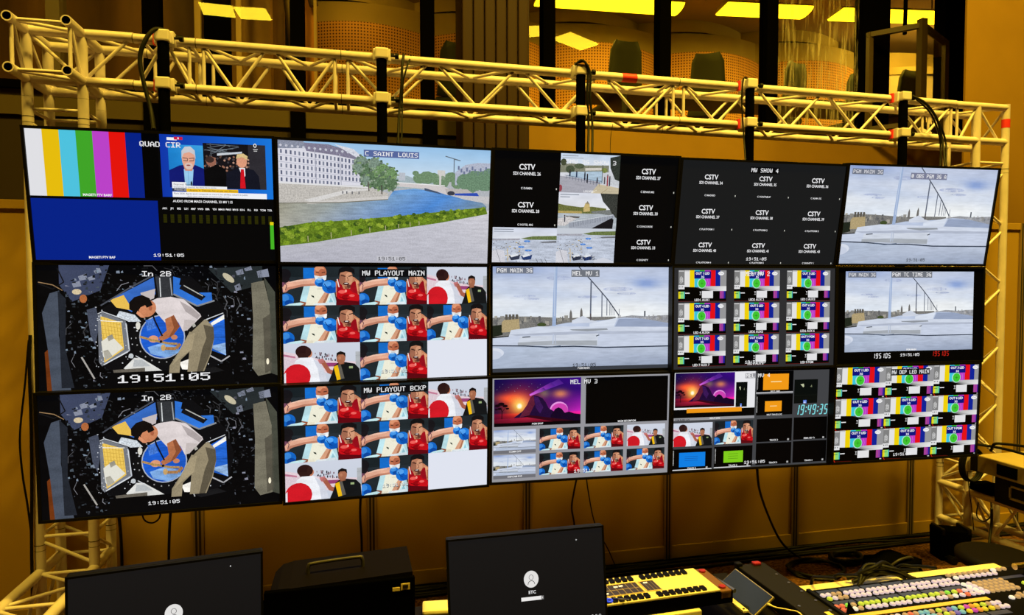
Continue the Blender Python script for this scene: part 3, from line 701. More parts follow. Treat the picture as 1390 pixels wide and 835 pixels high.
def pic_box(c):
    SK = (206, 146, 112); BL = (22, 112, 208); RD = (196, 14, 24)
    c.rect(0, 0, 160, 90, (34, 42, 46)); c.poly([(0, 0), (42, 0), (42, 30), (0, 40)], (26, 34, 38), same=False); c.rect(0, 24, 160, 34, (40, 48, 54), same=True)
    c.rect(43, 3, 66, 28, (22, 108, 200))
    # official
    c.poly([(44, 44), (60, 38), (64, 50), (50, 84), (35, 80)], (186, 224, 232)); c.poly([(94, 38), (104, 44), (112, 90), (98, 90)], (176, 214, 224), same=True)
    c.poly([(58, 40), (70, 34), (88, 34), (98, 42), (100, 90), (46, 90)], (238, 236, 216), (.25, 0, 0)); c.poly([(46, 84), (62, 84), (60, 90), (44, 90)], (222, 214, 190), same=True)
    c.poly([(36, 80), (48, 83), (46, 90), (34, 90)], (150, 84, 56)); c.ell(78, 13, 13, 16, (196, 118, 84)); c.ell(76, 5, 10, 6, (222, 150, 112)); c.ell(82, 15, 8, 10, (182, 102, 72))
    c.poly([(65, 20), (78, 23), (91, 20), (90, 30), (80, 36), (68, 32)], (232, 236, 238)); c.poly([(72, 24), (84, 24), (82, 30), (74, 30)], (206, 206, 204))
    c.line([(69, 13), (75, 14)], 2, (70, 40, 30)); c.line([(81, 14), (88, 13)], 2, (70, 40, 30), same=True)
    c.poly([(58, 66), (64, 68), (65, 73), (60, 70)], (30, 44, 34)); c.poly([(70, 50), (90, 50), (88, 54), (72, 54)], (225, 222, 200), same=True)
    # left boxer and his arm
    c.ell(4, 40, 11, 20, (176, 120, 116)); c.ell(1, 45, 8, 14, (112, 70, 92)); c.ell(5, 18, 13, 13, (24, 22, 26)); c.poly([(0, 26), (13, 24), (15, 32), (8, 38), (0, 36)], (28, 24, 28))
    c.poly([(6, 40), (36, 30), (66, 27), (70, 44), (40, 46), (16, 52), (2, 60), (0, 48)], (226, 170, 144)); c.poly([(10, 48), (40, 41), (70, 39), (70, 44), (40, 46), (16, 52), (2, 60)], (190, 128, 104))
    c.poly([(6, 38), (30, 31), (60, 28), (60, 31), (30, 35)], (240, 196, 172), same=True)
    c.line([(3, 36), (9, 44), (6, 54)], 1.6, (90, 54, 70))
    c.ell(8, 77, 15, 15, (20, 104, 200)); c.ell(5, 72, 8, 8, (60, 140, 224)); c.ell(13, 84, 9, 7, (12, 70, 156))
    c.poly([(0, 92), (14, 86), (36, 83), (44, 86), (36, 90), (0, 90)], (196, 232, 236))
    # near arm and towel
    c.poly([(86, 60), (96, 56), (92, 72), (84, 90), (68, 90)], (214, 158, 126)); c.poly([(94, 58), (97, 60), (90, 80), (84, 90), (80, 90)], (170, 112, 84), same=False)
    c.poly([(99, 64), (88, 90), (110, 90)], (204, 236, 242)); c.poly([(99, 72), (94, 88), (106, 88)], (150, 196, 210)); c.poly([(66, 86), (104, 83), (110, 90), (62, 90)], (214, 226, 232))
    # blue glove
    c.ell(77, 37, 11, 10, BL); c.ell(75, 33, 7, 5, (70, 150, 230)); c.ell(80, 42, 7, 5, (14, 76, 160)); c.ell(97, 47, 16, 16, BL); c.ell(92, 40, 9, 6, (84, 160, 236)); c.ell(102, 53, 11, 9, (12, 82, 176)); c.line([(86, 40), (92, 50), (98, 53)], 1.6, (10, 54, 124)); c.ell(105, 42, 5, 7, (36, 126, 220)); c.ell(76, 29, 5, 2, (150, 200, 244), same=False)
    # red boxer
    c.poly([(110, 34), (124, 28), (148, 24), (160, 34), (160, 80), (110, 70)], (198, 130, 94)); c.poly([(148, 30), (158, 34), (160, 60), (152, 54)], (226, 160, 118)); c.poly([(156, 40), (160, 40), (160, 66), (157, 60)], (150, 88, 60), same=True)
    c.poly([(113, 30), (118, 30), (126, 52), (140, 52), (146, 36), (152, 34), (156, 60), (160, 90), (110, 90), (112, 56)], (160, 16, 30)); c.poly([(112, 56), (130, 62), (160, 66), (160, 90), (110, 90)], (124, 10, 24))
    c.line([(113, 29), (117, 48)], 2.2, (244, 230, 226)); c.line([(150, 32), (145, 50)], 1.4, (120, 10, 20), same=True)
    c.poly([(126, 40), (142, 40), (138, 52), (130, 52)], (140, 84, 62)); c.ell(132, 25, 14, 21, (186, 126, 96)); c.ell(138, 28, 8, 15, (212, 154, 120)); c.ell(124, 30, 7, 13, (160, 104, 80))
    c.poly([(115, 22), (117, 6), (124, 1), (140, 0), (150, 6), (150, 20), (146, 14), (132, 11), (120, 14)], (20, 18, 20))
    c.line([(121, 20), (131, 23)], 2.2, (50, 28, 24)); c.line([(137, 23), (146, 20)], 2.2, (50, 28, 24), same=True); c.line([(134, 24), (137, 33), (132, 34)], 1.4, (128, 76, 58), same=True)
    c.ell(132, 40, 6.5, 3.4, (60, 16, 20)); c.ell(132, 39, 4, 1.2, (226, 214, 206)); c.ell(138, 46, 5, 4, (98, 54, 44))
    c.ell(129, 66, 18, 14, RD); c.ell(123, 59, 8, 4, (238, 96, 90)); c.ell(134, 72, 12, 7, (150, 8, 18)); c.ell(147, 74, 13, 12, (196, 16, 26)); c.ell(144, 68, 6, 3, (236, 100, 96)); c.line([(117, 70), (129, 76), (139, 74)], 1.6, (110, 4, 12)); c.ell(131, 57, 2.4, 3.4, (246, 150, 140)); c.poly([(140, 46), (146, 36), (152, 34), (156, 62), (150, 62)], (150, 14, 28)); c.poly([(112, 76), (160, 82), (160, 90), (110, 90)], (92, 8, 18))
    c.text('PLAY', 78, 87, 4.2, WHT, bold=.03)

def pic_flag(c):
    c.grid(lambda u, v: (206 - 8 * v, 212 - 6 * v, 226 - 6 * v), 2, 2, 0, 0, 160, 90)
    c.poly([(0, 18), (40, 27), (80, 40), (160, 46), (160, 70), (0, 70)], (226, 206, 214), (.5, 0, 0)); c.poly([(0, 30), (30, 34), (30, 60), (0, 60)], (214, 196, 206), (.6, 0, 0), True)
    c.poly([(84, 46), (132, 48), (132, 56), (84, 55)], (160, 70, 122)); c.poly([(0, 24), (24, 30), (24, 34), (0, 29)], (190, 120, 146), same=True); c.poly([(60, 40), (86, 46), (86, 50), (60, 46)], (196, 140, 160), same=True)
    rnd = random.Random(8)
    for k in range(30):
        x = rnd.uniform(60, 118); y = 24 + (x - 60) * .2 + rnd.uniform(-4, 9); c.ell(x, y, rnd.uniform(.9, 1.8), rnd.uniform(1.6, 4.4), rnd.choice(((50, 48, 56), (90, 60, 70), (40, 44, 52), (140, 110, 120))), same=True, n=7)
    c.rect(150, 22, 160, 66, (172, 176, 180)); c.rect(150, 30, 160, 32, (140, 146, 150), same=True)
    c.poly([(16, 56), (24, 40), (36, 32), (58, 33), (72, 44), (82, 60), (90, 90), (6, 90)], (236, 238, 244)); c.poly([(60, 36), (72, 44), (82, 60), (90, 90), (74, 90), (70, 60)], (208, 212, 224))
    c.ell(27, 76, 28, 29, (208, 26, 38)); c.poly([(0, 70), (4, 66), (4, 90), (0, 90)], (226, 226, 234), same=False)
    c.ell(52, 24, 7, 9, (196, 126, 94)); c.ell(40, 19, 16, 14, (44, 22, 22)); c.poly([(26, 22), (54, 22), (50, 33), (30, 33)], (48, 26, 24)); c.ell(51, 20, 6, 10, (52, 28, 26))
    c.poly([(74, 42), (84, 40), (96, 62), (106, 66), (102, 76), (90, 70)], (170, 96, 74)); c.poly([(70, 38), (82, 36), (84, 46), (74, 48)], (196, 120, 120), same=True)
    c.poly([(104, 54), (114, 46), (128, 46), (148, 50), (158, 62), (160, 90), (92, 90), (100, 70)], (20, 22, 24)); c.poly([(103, 56), (112, 52), (118, 86), (110, 88)], (240, 188, 20)); c.poly([(112, 52), (118, 50), (126, 84), (118, 86)], (96, 92, 84))
    c.poly([(112, 40), (124, 40), (126, 50), (114, 52)], (138, 84, 60)); c.ell(119, 36, 9.5, 14, (168, 106, 78)); c.poly([(109, 34), (110, 24), (118, 20), (128, 24), (129, 34), (124, 28), (114, 28)], (26, 20, 18)); c.ell(116, 36, 3, 4, (188, 126, 94))
    c.rect(136, 56, 144, 61, (150, 170, 120))

def pic_river(c):
    c.grid(lambda u, v: (150 + 66 * v, 192 + 36 * v, 230 + 8 * v), 3, 6, 0, 0, 160, 30, (0, .22, .1))
    c.poly([(0, 26), (160, 22), (160, 90), (0, 90)], (176, 180, 186), (.5, 0, 0))
    # far bank
    c.poly([(82, 25), (94, 22), (100, 24), (110, 25), (118, 20), (126, 19), (126, 32), (82, 32)], (160, 176, 182), (.9, 0, 0)); c.rect(88, 20, 93, 26, (184, 190, 200), (.5, 0, 0)); c.rect(118, 17, 124, 24, (206, 204, 200), (.4, 0, 0), True)
    for x, y, r in ((104, 24, 4), (110, 23, 5), (115, 23, 4), (121, 26, 5), (129, 22, 4), (134, 27, 4), (101, 20, 2)): c.ell(x, y, r * 1.3, r, (112, 140, 108), (1.4, 0, 0), True, 9)
    c.poly([(132, 18), (140, 12), (150, 10), (160, 10), (160, 26), (132, 28)], (176, 182, 200), (1.0, 0, 0)); 
    for k in range(12): c.rect(134 + k * 2.2, 13 + (k * 7) % 5, 135.4 + k * 2.2, 16 + (k * 7) % 5, (110, 120, 150), same=(k > 0))
    for x, y, r in ((140, 25, 7), (148, 24, 9), (156, 24, 9), (160, 20, 7), (144, 29, 6)): c.ell(x, y, r, r * .9, (108, 138, 112), (1.6, 0, 0), True, 10)
    c.line([(131, 19), (131, 8), (136, 9)], .7, (100, 110, 120)); c.line([(124, 6), (136, 9)], .7, (100, 110, 120), same=True)
    # water
    c.poly([(0, 46), (40, 44), (80, 40), (84, 34), (100, 32), (128, 34), (150, 38), (158, 44), (157, 52), (100, 56), (50, 66), (0, 72)],
           [(160, 158, 140), (150, 160, 160), (122, 158, 196), (96, 150, 214), (110, 164, 224), (84, 142, 214), (96, 140, 190), (120, 144, 160), (70, 128, 200), (70, 128, 204), (120, 150, 186), (168, 166, 158)], (.5, .1, 1.0))
    # bridge
    c.poly([(84, 28), (108, 28), (124, 29.5), (134, 34), (126, 36), (118, 33.5), (108, 31.5), (84, 30.5)], (206, 200, 200), (.4, 0, 0)); c.poly([(108, 31), (118, 33.5), (122, 35.5), (108, 33)], (70, 84, 108), (.5, 0, 0)); c.line([(84, 27.5), (124, 28.8)], .7, (232, 232, 232), same=False)
    c.rect(119.5, 20, 121, 30, (208, 206, 204)); c.poly([(124, 31), (142, 31), (150, 36), (126, 36)], (184, 178, 176), (.5, 0, 0)); c.ell(129, 34.5, 3, 1.8, (60, 62, 74))
    c.poly([(132, 34.5), (150, 33.5), (152, 36.5), (144, 37.5), (132, 36)], (48, 78, 178), (.5, 0, 0)); c.poly([(128, 36), (160, 36), (160, 42), (140, 39)], (196, 194, 196), (.7, 0, 0))
    # left buildings and quay
    c.poly([(0, 2), (20, 4), (40, 6), (56, 10), (62, 20), (66, 31), (0, 31)], (218, 218, 228), (.25, 0, 0))
    c.poly([(0, 0), (18, 0), (20, 5), (0, 6)], (136, 142, 160), (1.2, 0, 0)); c.poly([(18, 1), (36, 1.5), (54, 6), (58, 12), (40, 9), (20, 7)], (128, 124, 146), (1.3, 0, 0), True)
    c.poly([(40, 1), (54, 4), (60, 9), (56, 10)], (214, 216, 226), (.8, 0, 0))
    rnd = random.Random(3); c.layer += 1
    for r in range(5):
        for k in range(23):
            u = k / 22; x = 1.5 + 62 * u ** .92; y = 6.5 + r * 5.1 + u * (6.5 - r * .85)
            if y > 29 or x > 55 + r * 2.4: continue
            c.poly([(x, y), (x + 1.25, y + .1), (x + 1.25, y + 2.9), (x, y + 2.8)], rnd.choice(((104, 110, 134), (128, 134, 152), (90, 96, 120))), (.4, 0, 0), True)
    for r in range(4):
        y = 10.3 + r * 5.1; c.line([(0, y), (62, y + 6 - r * .9)], .35, (176, 178, 196), same=(r > 0))
    for k in range(14): c.ell(2 + k * 4, 3.5 + k * .25, 1, 1, (196, 198, 210), (.8, 0, 0), k > 0, 6)
    c.line([(26, 5), (27, 31)], .6, (170, 172, 188)); c.line([(44, 8), (45, 31)], .6, (176, 178, 192), same=True)
    c.poly([(0, 30.5), (66, 32), (80, 36), (80, 40.5), (20, 45), (0, 46)], (190, 186, 180), (1.1, 0, .3)); c.poly([(0, 30), (66, 31.5), (66, 32.6), (0, 31.4)], (222, 222, 224), same=False)
    c.poly([(18, 43), (50, 34), (66, 32.8), (66, 34), (52, 36), (24, 45)], (214, 212, 210), (.6, 0, 0)); c.poly([(20, 44.5), (80, 38), (80, 40.5), (46, 44), (20, 46)], (206, 202, 198), (.5, 0, 0)); c.line([(0, 46), (44, 44.2), (80, 40.8)], .7, (118, 116, 104))
    for x in (46, 49, 53, 58): c.line([(x, 35.5), (x, 37.5)], .8, (86, 88, 96), same=(x > 46))
    for x, y, r, col in ((60, 15, 6, 0), (65, 21, 7, 1), (70, 15, 5, 0), (68, 26, 6, 1), (76, 21, 7, 2), (79, 26, 7, 1), (82, 22, 5, 2), (74, 29, 5, 1), (57, 18, 4, 0), (82, 29, 5, 1), (63, 27, 4, 0)):
        c.ell(x, y, r, r, ((122, 142, 128), (92, 118, 88), (110, 142, 96))[col], (2.2, 0, 0), n=11)
        for q in range(16):
            a = q * 2.4; d = r * (1.12 - .05 * (q % 5) * 2); c.ell(x + d * cos(a), y + d * sin(a), 1.1, .9, ((150, 166, 146), (70, 94, 66), (128, 156, 104), (96, 112, 100))[q % 4], (2.4, 0, 0), True, 6)
    c.line([(75, 30), (75.3, 37)], .9, (76, 74, 66)); c.line([(65, 28), (65.5, 35)], .9, (96, 92, 84), same=True)
    # gravel and hedge
    c.poly([(0, 76), (60, 68), (120, 58), (160, 47), (160, 90), (0, 90)], [(184, 184, 194), (190, 190, 198), (194, 194, 204), (206, 204, 212), (188, 188, 198), (176, 176, 188)], (.45, .1, .5))
    c.poly([(0, 64), (20, 60), (50, 57.5), (90, 53), (130, 48), (157, 44.5), (159, 50), (120, 58), (60, 68), (24, 75), (0, 78)], (98, 124, 34), (2.2, .6, 0)); c.layer += 1
    for k in range(150):
        u = rnd.random(); x = 157 * u; top = 63.5 - 19 * u; bot = 76.5 - 27 * u; y = top + (bot - top) * rnd.random(); r = 1.9 - 1.0 * u
        c.ell(x, y, r * 1.3, r, rnd.choice(((124, 152, 40), (78, 104, 28), (146, 168, 56), (60, 86, 30), (110, 140, 36))), (1.6, 0, 0), True, 7)
    for x, y0, y1 in ((20, 70, 74.5), (37, 67, 71.5), (52, 65, 69), (66, 62.5, 66.5), (78, 61, 64.5), (88, 59.5, 62.8), (97, 58, 61.3), (104, 57, 60)): c.line([(x, y0), (x + .2, y1)], .5, (186, 178, 140), same=(x > 20))

def pic_cupola(c):
    rnd = random.Random(21)
    c.rect(0, 0, 160, 90, (7, 7, 9))
    c.poly([(14, 0), (46, 0), (40, 18), (22, 26), (14, 14)], (62, 70, 96), (.6, .6, 0)); c.poly([(112, 2), (150, 0), (150, 14), (128, 20)], (40, 46, 48), (.6, .8, 0))
    for x, y, w, h in ((26, 7, 5, 4), (32, 8, 4, 3), (36, 3, 4, 3), (131, 3, 5, 4), (137, 1, 5, 3), (146, 3, 8, 6), (130, 14, 4, 5), (22, 12, 5, 4)): c.poly([(x, y + 1), (x + w, y - 1), (x + w + 1, y + h - 1), (x + 1, y + h)], (136, 142, 160), (.5, 0, 0), True)
    c.layer += 1
    for k in range(760):                                    # racks of small kit, cables and rails
        a = rnd.uniform(0, 2 * pi); r = rnd.uniform(.72, 1.25); x = 80 + 60 * r * cos(a); y = 46 + 46 * r * sin(a)
        if 84 < y and 50 < x < 120: continue
        w = rnd.uniform(.4, 2.4); h = rnd.uniform(.25, 1.7); g = rnd.choice((16, 20, 24, 32, 44, 60, 84, 140)); t = rnd.uniform(.85, 1.0)
        c.poly([(x, y), (x + w, y + rnd.uniform(-1, 1)), (x + w + .3, y + h), (x, y + h)], (g * t, g, g * 1.12), (1, 0, 0), True)
    for k in range(46):
        a = rnd.uniform(0, 2 * pi); r = rnd.uniform(.55, 1.15); x = 80 + 60 * r * cos(a); y = 46 + 46 * r * sin(a); b = a + pi / 2 + rnd.uniform(-.5, .5); l = rnd.uniform(3, 11); g = rnd.choice((40, 60, 90, 130))
        c.line([(x, y), (x + l * cos(b) * .6, y + l * sin(b) * .5), (x + l * cos(b + .4), y + l * sin(b + .4))], rnd.choice((.3, .5, .7)), (g, g, g * 1.05), same=True)
    c.poly([(3, 34), (8, 20), (14, 18), (13, 50), (20, 90), (8, 90), (6, 60)], (72, 80, 94), (.6, 1.0, 0)); c.poly([(13, 18), (18, 24), (17, 60), (22, 88), (14, 88)], (34, 38, 46), (.8, .8, 0)); c.poly([(4, 62), (6, 60), (8, 90), (5, 90)], (110, 52, 18), (.5, 1, 0))
    c.poly([(142, 13), (151, 11), (155, 30), (156, 82), (146, 84), (142, 78), (143, 40)], (118, 114, 98), (.8, 1.0, 0)); c.poly([(151, 8), (159, 20), (160, 84), (155, 82), (155, 30)], (70, 72, 62), (.6, 1, 0)); c.poly([(150, 40), (156, 36), (156, 80), (151, 82)], (88, 84, 72), (.6, 1, 0), True)
    c.poly([(31, 32), (37, 30), (39, 42), (36, 58), (33, 50)], (70, 76, 92), (1, .8, 0))
    c.line([(13, 2), (17, 12), (10, 17), (1, 13)], .8, (20, 20, 22)); c.line([(1, 12), (10, 14), (16, 18)], .6, (150, 120, 84), same=True); c.line([(27, 66), (33, 78), (35, 82)], 1.1, (176, 172, 166), same=True)
    c.ell(29, 24, 2.4, 3, (176, 104, 60), (1, 0, 0), True); c.ell(25, 19, 3, 2, (214, 196, 160), (1, 0, 0), True); c.ell(126, 9, 5, 2.2, (196, 188, 160), (.6, 0, 0), True, rot=.7); c.ell(153, 73, 1, 2.4, (246, 238, 210), same=True)
    # window frame, then panes
    c.poly([(38, 33), (62, 17), (80, 6), (100, 8), (122, 30), (128, 50), (124, 70), (104, 84), (60, 84), (38, 72)], (14, 14, 17), (.6, 0, 0))
    c.poly([(38, 36), (41, 34), (56, 40.5), (57.5, 62), (40, 73), (38, 70)], (118, 122, 130), (.6, .5, 0)); c.poly([(39.6, 36.5), (53, 41.5), (54.5, 61), (41.5, 70.5)], (238, 200, 92), (.5, 0, 0)); c.layer += 1
    for k in range(7): c.line([(40 + k * 2, 37.2 + k * .8), (41.8 + k * 2, 56 + k)], .25, (196, 156, 60), same=True); c.line([(39.8, 40 + k * 3), (53.4, 43.5 + k * 2.5)], .25, (196, 156, 60), same=True)
    c.poly([(39.8, 55), (46, 50.5), (54, 60), (43, 68.5), (40.8, 66)], (226, 224, 212), (.2, 0, 0)); c.poly([(43.6, 51.4), (47, 50), (48, 53), (44.6, 55)], (150, 146, 132)); c.poly([(41, 62), (44, 61), (47, 66), (42, 69)], (176, 172, 158), same=True)
    c.line([(39.5, 40), (54, 41)], .5, (248, 244, 230)); c.line([(56, 42), (58, 62), (41, 72)], .8, (190, 196, 206), same=True)
    c.poly([(46, 25), (75, 8.5), (76, 21), (66, 28), (60, 34)], (54, 104, 190), (.3, .9, 0)); c.poly([(46, 25), (55, 21.5), (61, 33), (50, 30.5)], (232, 190, 84), (.4, 0, 0)); c.poly([(66, 20), (76, 17), (75, 24), (68, 27)], (196, 186, 186), (.3, .4, 0)); c.line([(40, 29), (58, 17), (74, 7.5)], 1.0, (74, 78, 88))
    c.poly([(76, 8), (87, 8), (88, 24), (78, 24)], (52, 54, 58), (1, 1, 0)); c.line([(79, 9), (79.4, 23)], .7, (206, 210, 212)); c.line([(86, 9), (87, 22)], .8, (150, 156, 162), same=True)
    c.poly([(88, 8), (93, 9.5), (92, 14), (104, 20), (114, 20), (114.5, 26), (105, 30.5), (88, 21)], (48, 116, 214), (.3, .9, 0)); c.poly([(94, 13), (110, 23), (107, 26), (92, 17)], (22, 22, 26)); c.line([(95, 14.6), (108, 22.6)], .7, (182, 184, 178)); c.line([(88, 21), (104, 30), (116, 26)], 1.2, (132, 136, 142), same=True)
    c.poly([(110.5, 43), (122.5, 36.5), (123.4, 67.5), (112, 63)], (36, 100, 206), (.3, 1.4, 1.2)); c.poly([(113, 43), (122.5, 36.5), (122.6, 40), (114, 45)], (238, 238, 232)); c.poly([(113, 60), (123, 58), (123.4, 67.5), (114, 62)], (150, 186, 230), (.6, 1.6, 1.5), False); c.line([(110, 66), (120, 72), (126, 68)], 1, (176, 176, 180), same=False)
    c.ell(80, 53, 20, 21, (16, 16, 18), (.5, 0, 0), n=26); c.layer += 1
    for k in range(22): c.ell(80 + 17.6 * cos(k * 2 * pi / 22), 53 + 18.4 * sin(k * 2 * pi / 22), .55, .6, (150, 150, 150), same=True, n=6)
    c.ell(80, 52.5, 15.4, 16.4, (168, 178, 196), n=26); c.ell(80, 52.5, 14.6, 15.6, (28, 88, 196), (.2, 1.1, 1.0), n=26); c.poly([(70, 60), (80, 57), (90, 60), (92, 64), (82, 68), (72, 65)], (126, 170, 226), (.6, 1.8, 1)); c.poly([(69, 40), (74, 39), (76, 46), (70, 48)], (70, 120, 208), (1.6, 1, 0), False)
    c.poly([(54, 75), (61, 67.5), (66, 68), (80, 78), (60, 80)], (222, 222, 218), (.4, .8, 0)); c.poly([(61, 69), (66, 69), (72, 74), (60, 74)], (184, 188, 190), (.5, 0, 0)); c.poly([(91, 72), (99, 69), (101, 78), (93, 77)], (244, 240, 232)); c.poly([(47, 76), (68, 75), (68, 79), (48, 81)], (104, 98, 88), (1, 1, 0), False)
    c.poly([(52, 33), (62, 36), (66, 41), (58, 41), (50, 37)], (206, 214, 222), (1.6, 0, 0)); c.ell(64, 44, 1.5, 3, (226, 224, 214)); c.ell(59, 66, 1.6, 1.8, (190, 196, 200), same=True)
    c.poly([(44, 78), (116, 77), (126, 74), (130, 90), (40, 90)], (8, 8, 10), (.5, 0, 0)); c.poly([(98, 78), (116, 76), (122, 79), (104, 82)], (26, 26, 28)); c.line([(99, 78), (100, 81)], .7, (196, 196, 196))
    c.layer += 1
    for k in range(60): x = rnd.choice((rnd.uniform(50, 66), rnd.uniform(96, 112), rnd.uniform(36, 42))); y = rnd.uniform(30, 74); c.ell(x, y, rnd.uniform(.2, .7), rnd.uniform(.2, .6), (206, 210, 216), same=True, n=6)
    for pts in ([(38, 35), (41, 33.4), (57, 40)], [(56.4, 43), (57.6, 61)], [(41, 72), (57, 63)], [(108, 41), (122, 35.4)], [(62, 66), (68, 70)]): c.line(pts, .6, (214, 218, 222), same=True)
    # musician
    PT = (148, 136, 110)
    c.poly([(101, 44), (110, 40), (115, 46), (115.4, 54), (113, 66), (108, 79), (96.5, 79), (98, 64), (92, 70), (91, 80), (84, 80), (84.5, 74), (92, 62), (97, 52)], PT, (.6, .5, 0)); c.poly([(108, 44), (115, 46), (115.4, 54), (112, 67), (107, 79), (103, 79), (107, 62), (110, 54)], (92, 84, 68), (.6, .5, 0)); c.poly([(97, 52), (102, 50), (100, 62), (90, 70), (86, 74), (90, 66)], (168, 154, 124), (.5, .5, 0))
    c.poly([(73, 26), (77, 24), (86, 23), (95, 25), (106, 36), (107, 39), (99, 47), (94, 49), (91, 42), (86, 38), (82, 42), (76, 34)], (220, 210, 210), (.3, .7, 0)); c.poly([(92, 26), (100, 31), (106, 37), (104, 40), (96, 34)], (176, 166, 166), (.3, .6, 0)); c.poly([(95, 40), (103, 41), (99, 47), (94, 49)], (196, 186, 184), (.3, .6, 0))
    c.poly([(106.5, 38), (109, 40), (99.5, 49.5), (97, 48)], (22, 20, 20)); c.poly([(100, 44), (102, 43), (103, 45), (101, 46)], (170, 168, 160))
    c.poly([(82, 39.5), (88, 36.5), (92, 45), (87, 52), (79, 56), (77.5, 53), (83, 48)], (180, 112, 74)); c.poly([(86, 38), (88, 36.5), (92, 45), (87, 52), (84, 53.5), (88, 46)], (140, 80, 50))
    c.ell(74, 54, 3.4, 2.6, (212, 150, 112)); c.ell(88, 53, 2.2, 1.8, (196, 130, 96), same=True)
    c.line([(65, 52), (72, 54.5), (84, 57.5), (90, 58)], 1.6, (176, 140, 84), (1.5, 0, 0)); c.line([(80, 61), (89, 61.5), (92, 58)], 2.2, (166, 120, 74), (1.5, 0, 0), True); c.ell(80.5, 60.6, 1.6, 2.4, (206, 168, 110)); c.ell(79, 56, 1, 1, (30, 26, 24), same=True)
    c.line([(72.6, 30), (75, 40), (80, 52)], 1.1, (20, 20, 26))
    c.ell(70.5, 31.5, 5.6, 6.4, (202, 130, 92), rot=.5); c.poly([(64, 33), (68, 37), (69, 38.5), (66, 38), (63, 35)], (214, 142, 104)); c.ell(72.4, 31, 1.2, 2, (170, 96, 66)); c.poly([(58.5, 32), (58.5, 27), (62, 23), (67, 21.5), (72, 24), (74, 29), (70, 31), (69, 29), (66, 30.5), (64.5, 33), (61, 33.5)], (20, 15, 15))

def pic_volcano(c):
    def f(u, v):
        r = math.hypot((u - .29) * 1.7, v - .56); g = math.exp(-(r / .17) ** 2); g2 = math.exp(-(r / .34) ** 2)
        m = max(0, (v - .25)) * 1.5 * max(0, u - .3) * 1.6
        a = [16 + 44 * (1 - v) * u, 10, 52 + 62 * (1 - v) * (.3 + u)]
        a[0] += 225 * g2 + 215 * m; a[1] += 50 * g2 + 150 * g + 34 * m; a[2] += -40 * g2 + 70 * g + 140 * m
        w = math.exp(-((u - .14) / .16) ** 2 - ((v - .4) / .1) ** 2); a[0] += 130 * w; a[1] += 50 * w
        y = math.exp(-((u - .76) / .09) ** 2 - ((v - .34) / .09) ** 2); a[0] += 150 * y; a[1] += 110 * y; a[2] -= 20 * y
        y = math.exp(-((u - .57) / .06) ** 2 - ((v - .32) / .09) ** 2); a[0] += 60 * y; a[1] += 80 * y
        if v > .72: k = (v - .72) / .28; a = [a[i] * (1 - k) + (60, 4, 22)[i] * k + (80 * (1 - k) if i == 0 else 0) for i in range(3)]
        return a
    c.grid(f, 48, 28, 0, 0, 160, 90, (.25, .3, 0))
    for x0, y0, x1, y1, w0, w1, col in ((64, 30, 118, 2, 2, 9, (118, 52, 190)), (64, 30, 104, 8, 1.5, 7, (190, 70, 214)), (64, 31, 90, 18, 1.5, 5, (226, 110, 226))): c.poly([(x0, y0), (x1, y1), (x1 + w1, y1 + w1), (x0 + w0, y0 + w0 * 1.5)], [col, (70, 30, 130), (80, 30, 140), col])
    c.ell(119, 62, 17, 16, (232, 150, 226)); c.ell(120, 63.5, 16, 14.5, (206, 66, 176))
    c.poly([(36, 74), (52, 62), (60, 50), (66, 36), (72, 32), (80, 34), (88, 38), (94, 46), (100, 58), (112, 66), (124, 70), (124, 84), (36, 78)], (34, 12, 54), (.8, 1.2, 0)); c.poly([(60, 50), (66, 36), (72, 33), (74, 50), (64, 70), (46, 74)], (96, 30, 54), (1, 1.2, 0)); c.poly([(72, 34), (80, 36), (90, 56), (84, 68), (76, 56)], (58, 24, 84), (1, 1, 0))
    c.poly([(104, 72), (112, 60), (118, 57), (124, 60), (130, 68), (138, 66), (148, 70), (160, 72), (160, 88), (104, 84)], (22, 6, 36), (.8, .8, 0))
    c.poly([(40, 78), (64, 70), (100, 76), (160, 86), (160, 90), (0, 90), (0, 84)], (52, 6, 22), (.6, .8, .4)); c.poly([(0, 76), (60, 74), (110, 84), (160, 90), (0, 90)], [(110, 16, 42), (176, 30, 60), (90, 10, 34), (20, 2, 10), (30, 2, 12)], (.3, .5, .6)); c.poly([(0, 90), (0, 86), (60, 84), (160, 89), (160, 90)], (12, 2, 8))
    c.ell(46, 52, 5.5, 6, (255, 226, 140)); c.ell(46, 52, 3.6, 4, (255, 252, 224))
    T = (24, 6, 14); c.line([(14, 76), (14.5, 62), (12, 54)], 1.4, T); c.line([(14.5, 62), (20, 55)], .9, T, same=True)
    for x, y, r in ((6, 50, 5), (13, 47, 6), (20, 51, 5), (10, 56, 4), (24, 56, 3.4), (4, 57, 3)): c.ell(x, y, r, r * .55, T, (2, 0, 0), True, 9)
    for k in range(16): c.ell((k * 37) % 90, (k * 23) % 24, .35, .35, (200, 200, 230), same=(k > 0), n=5)

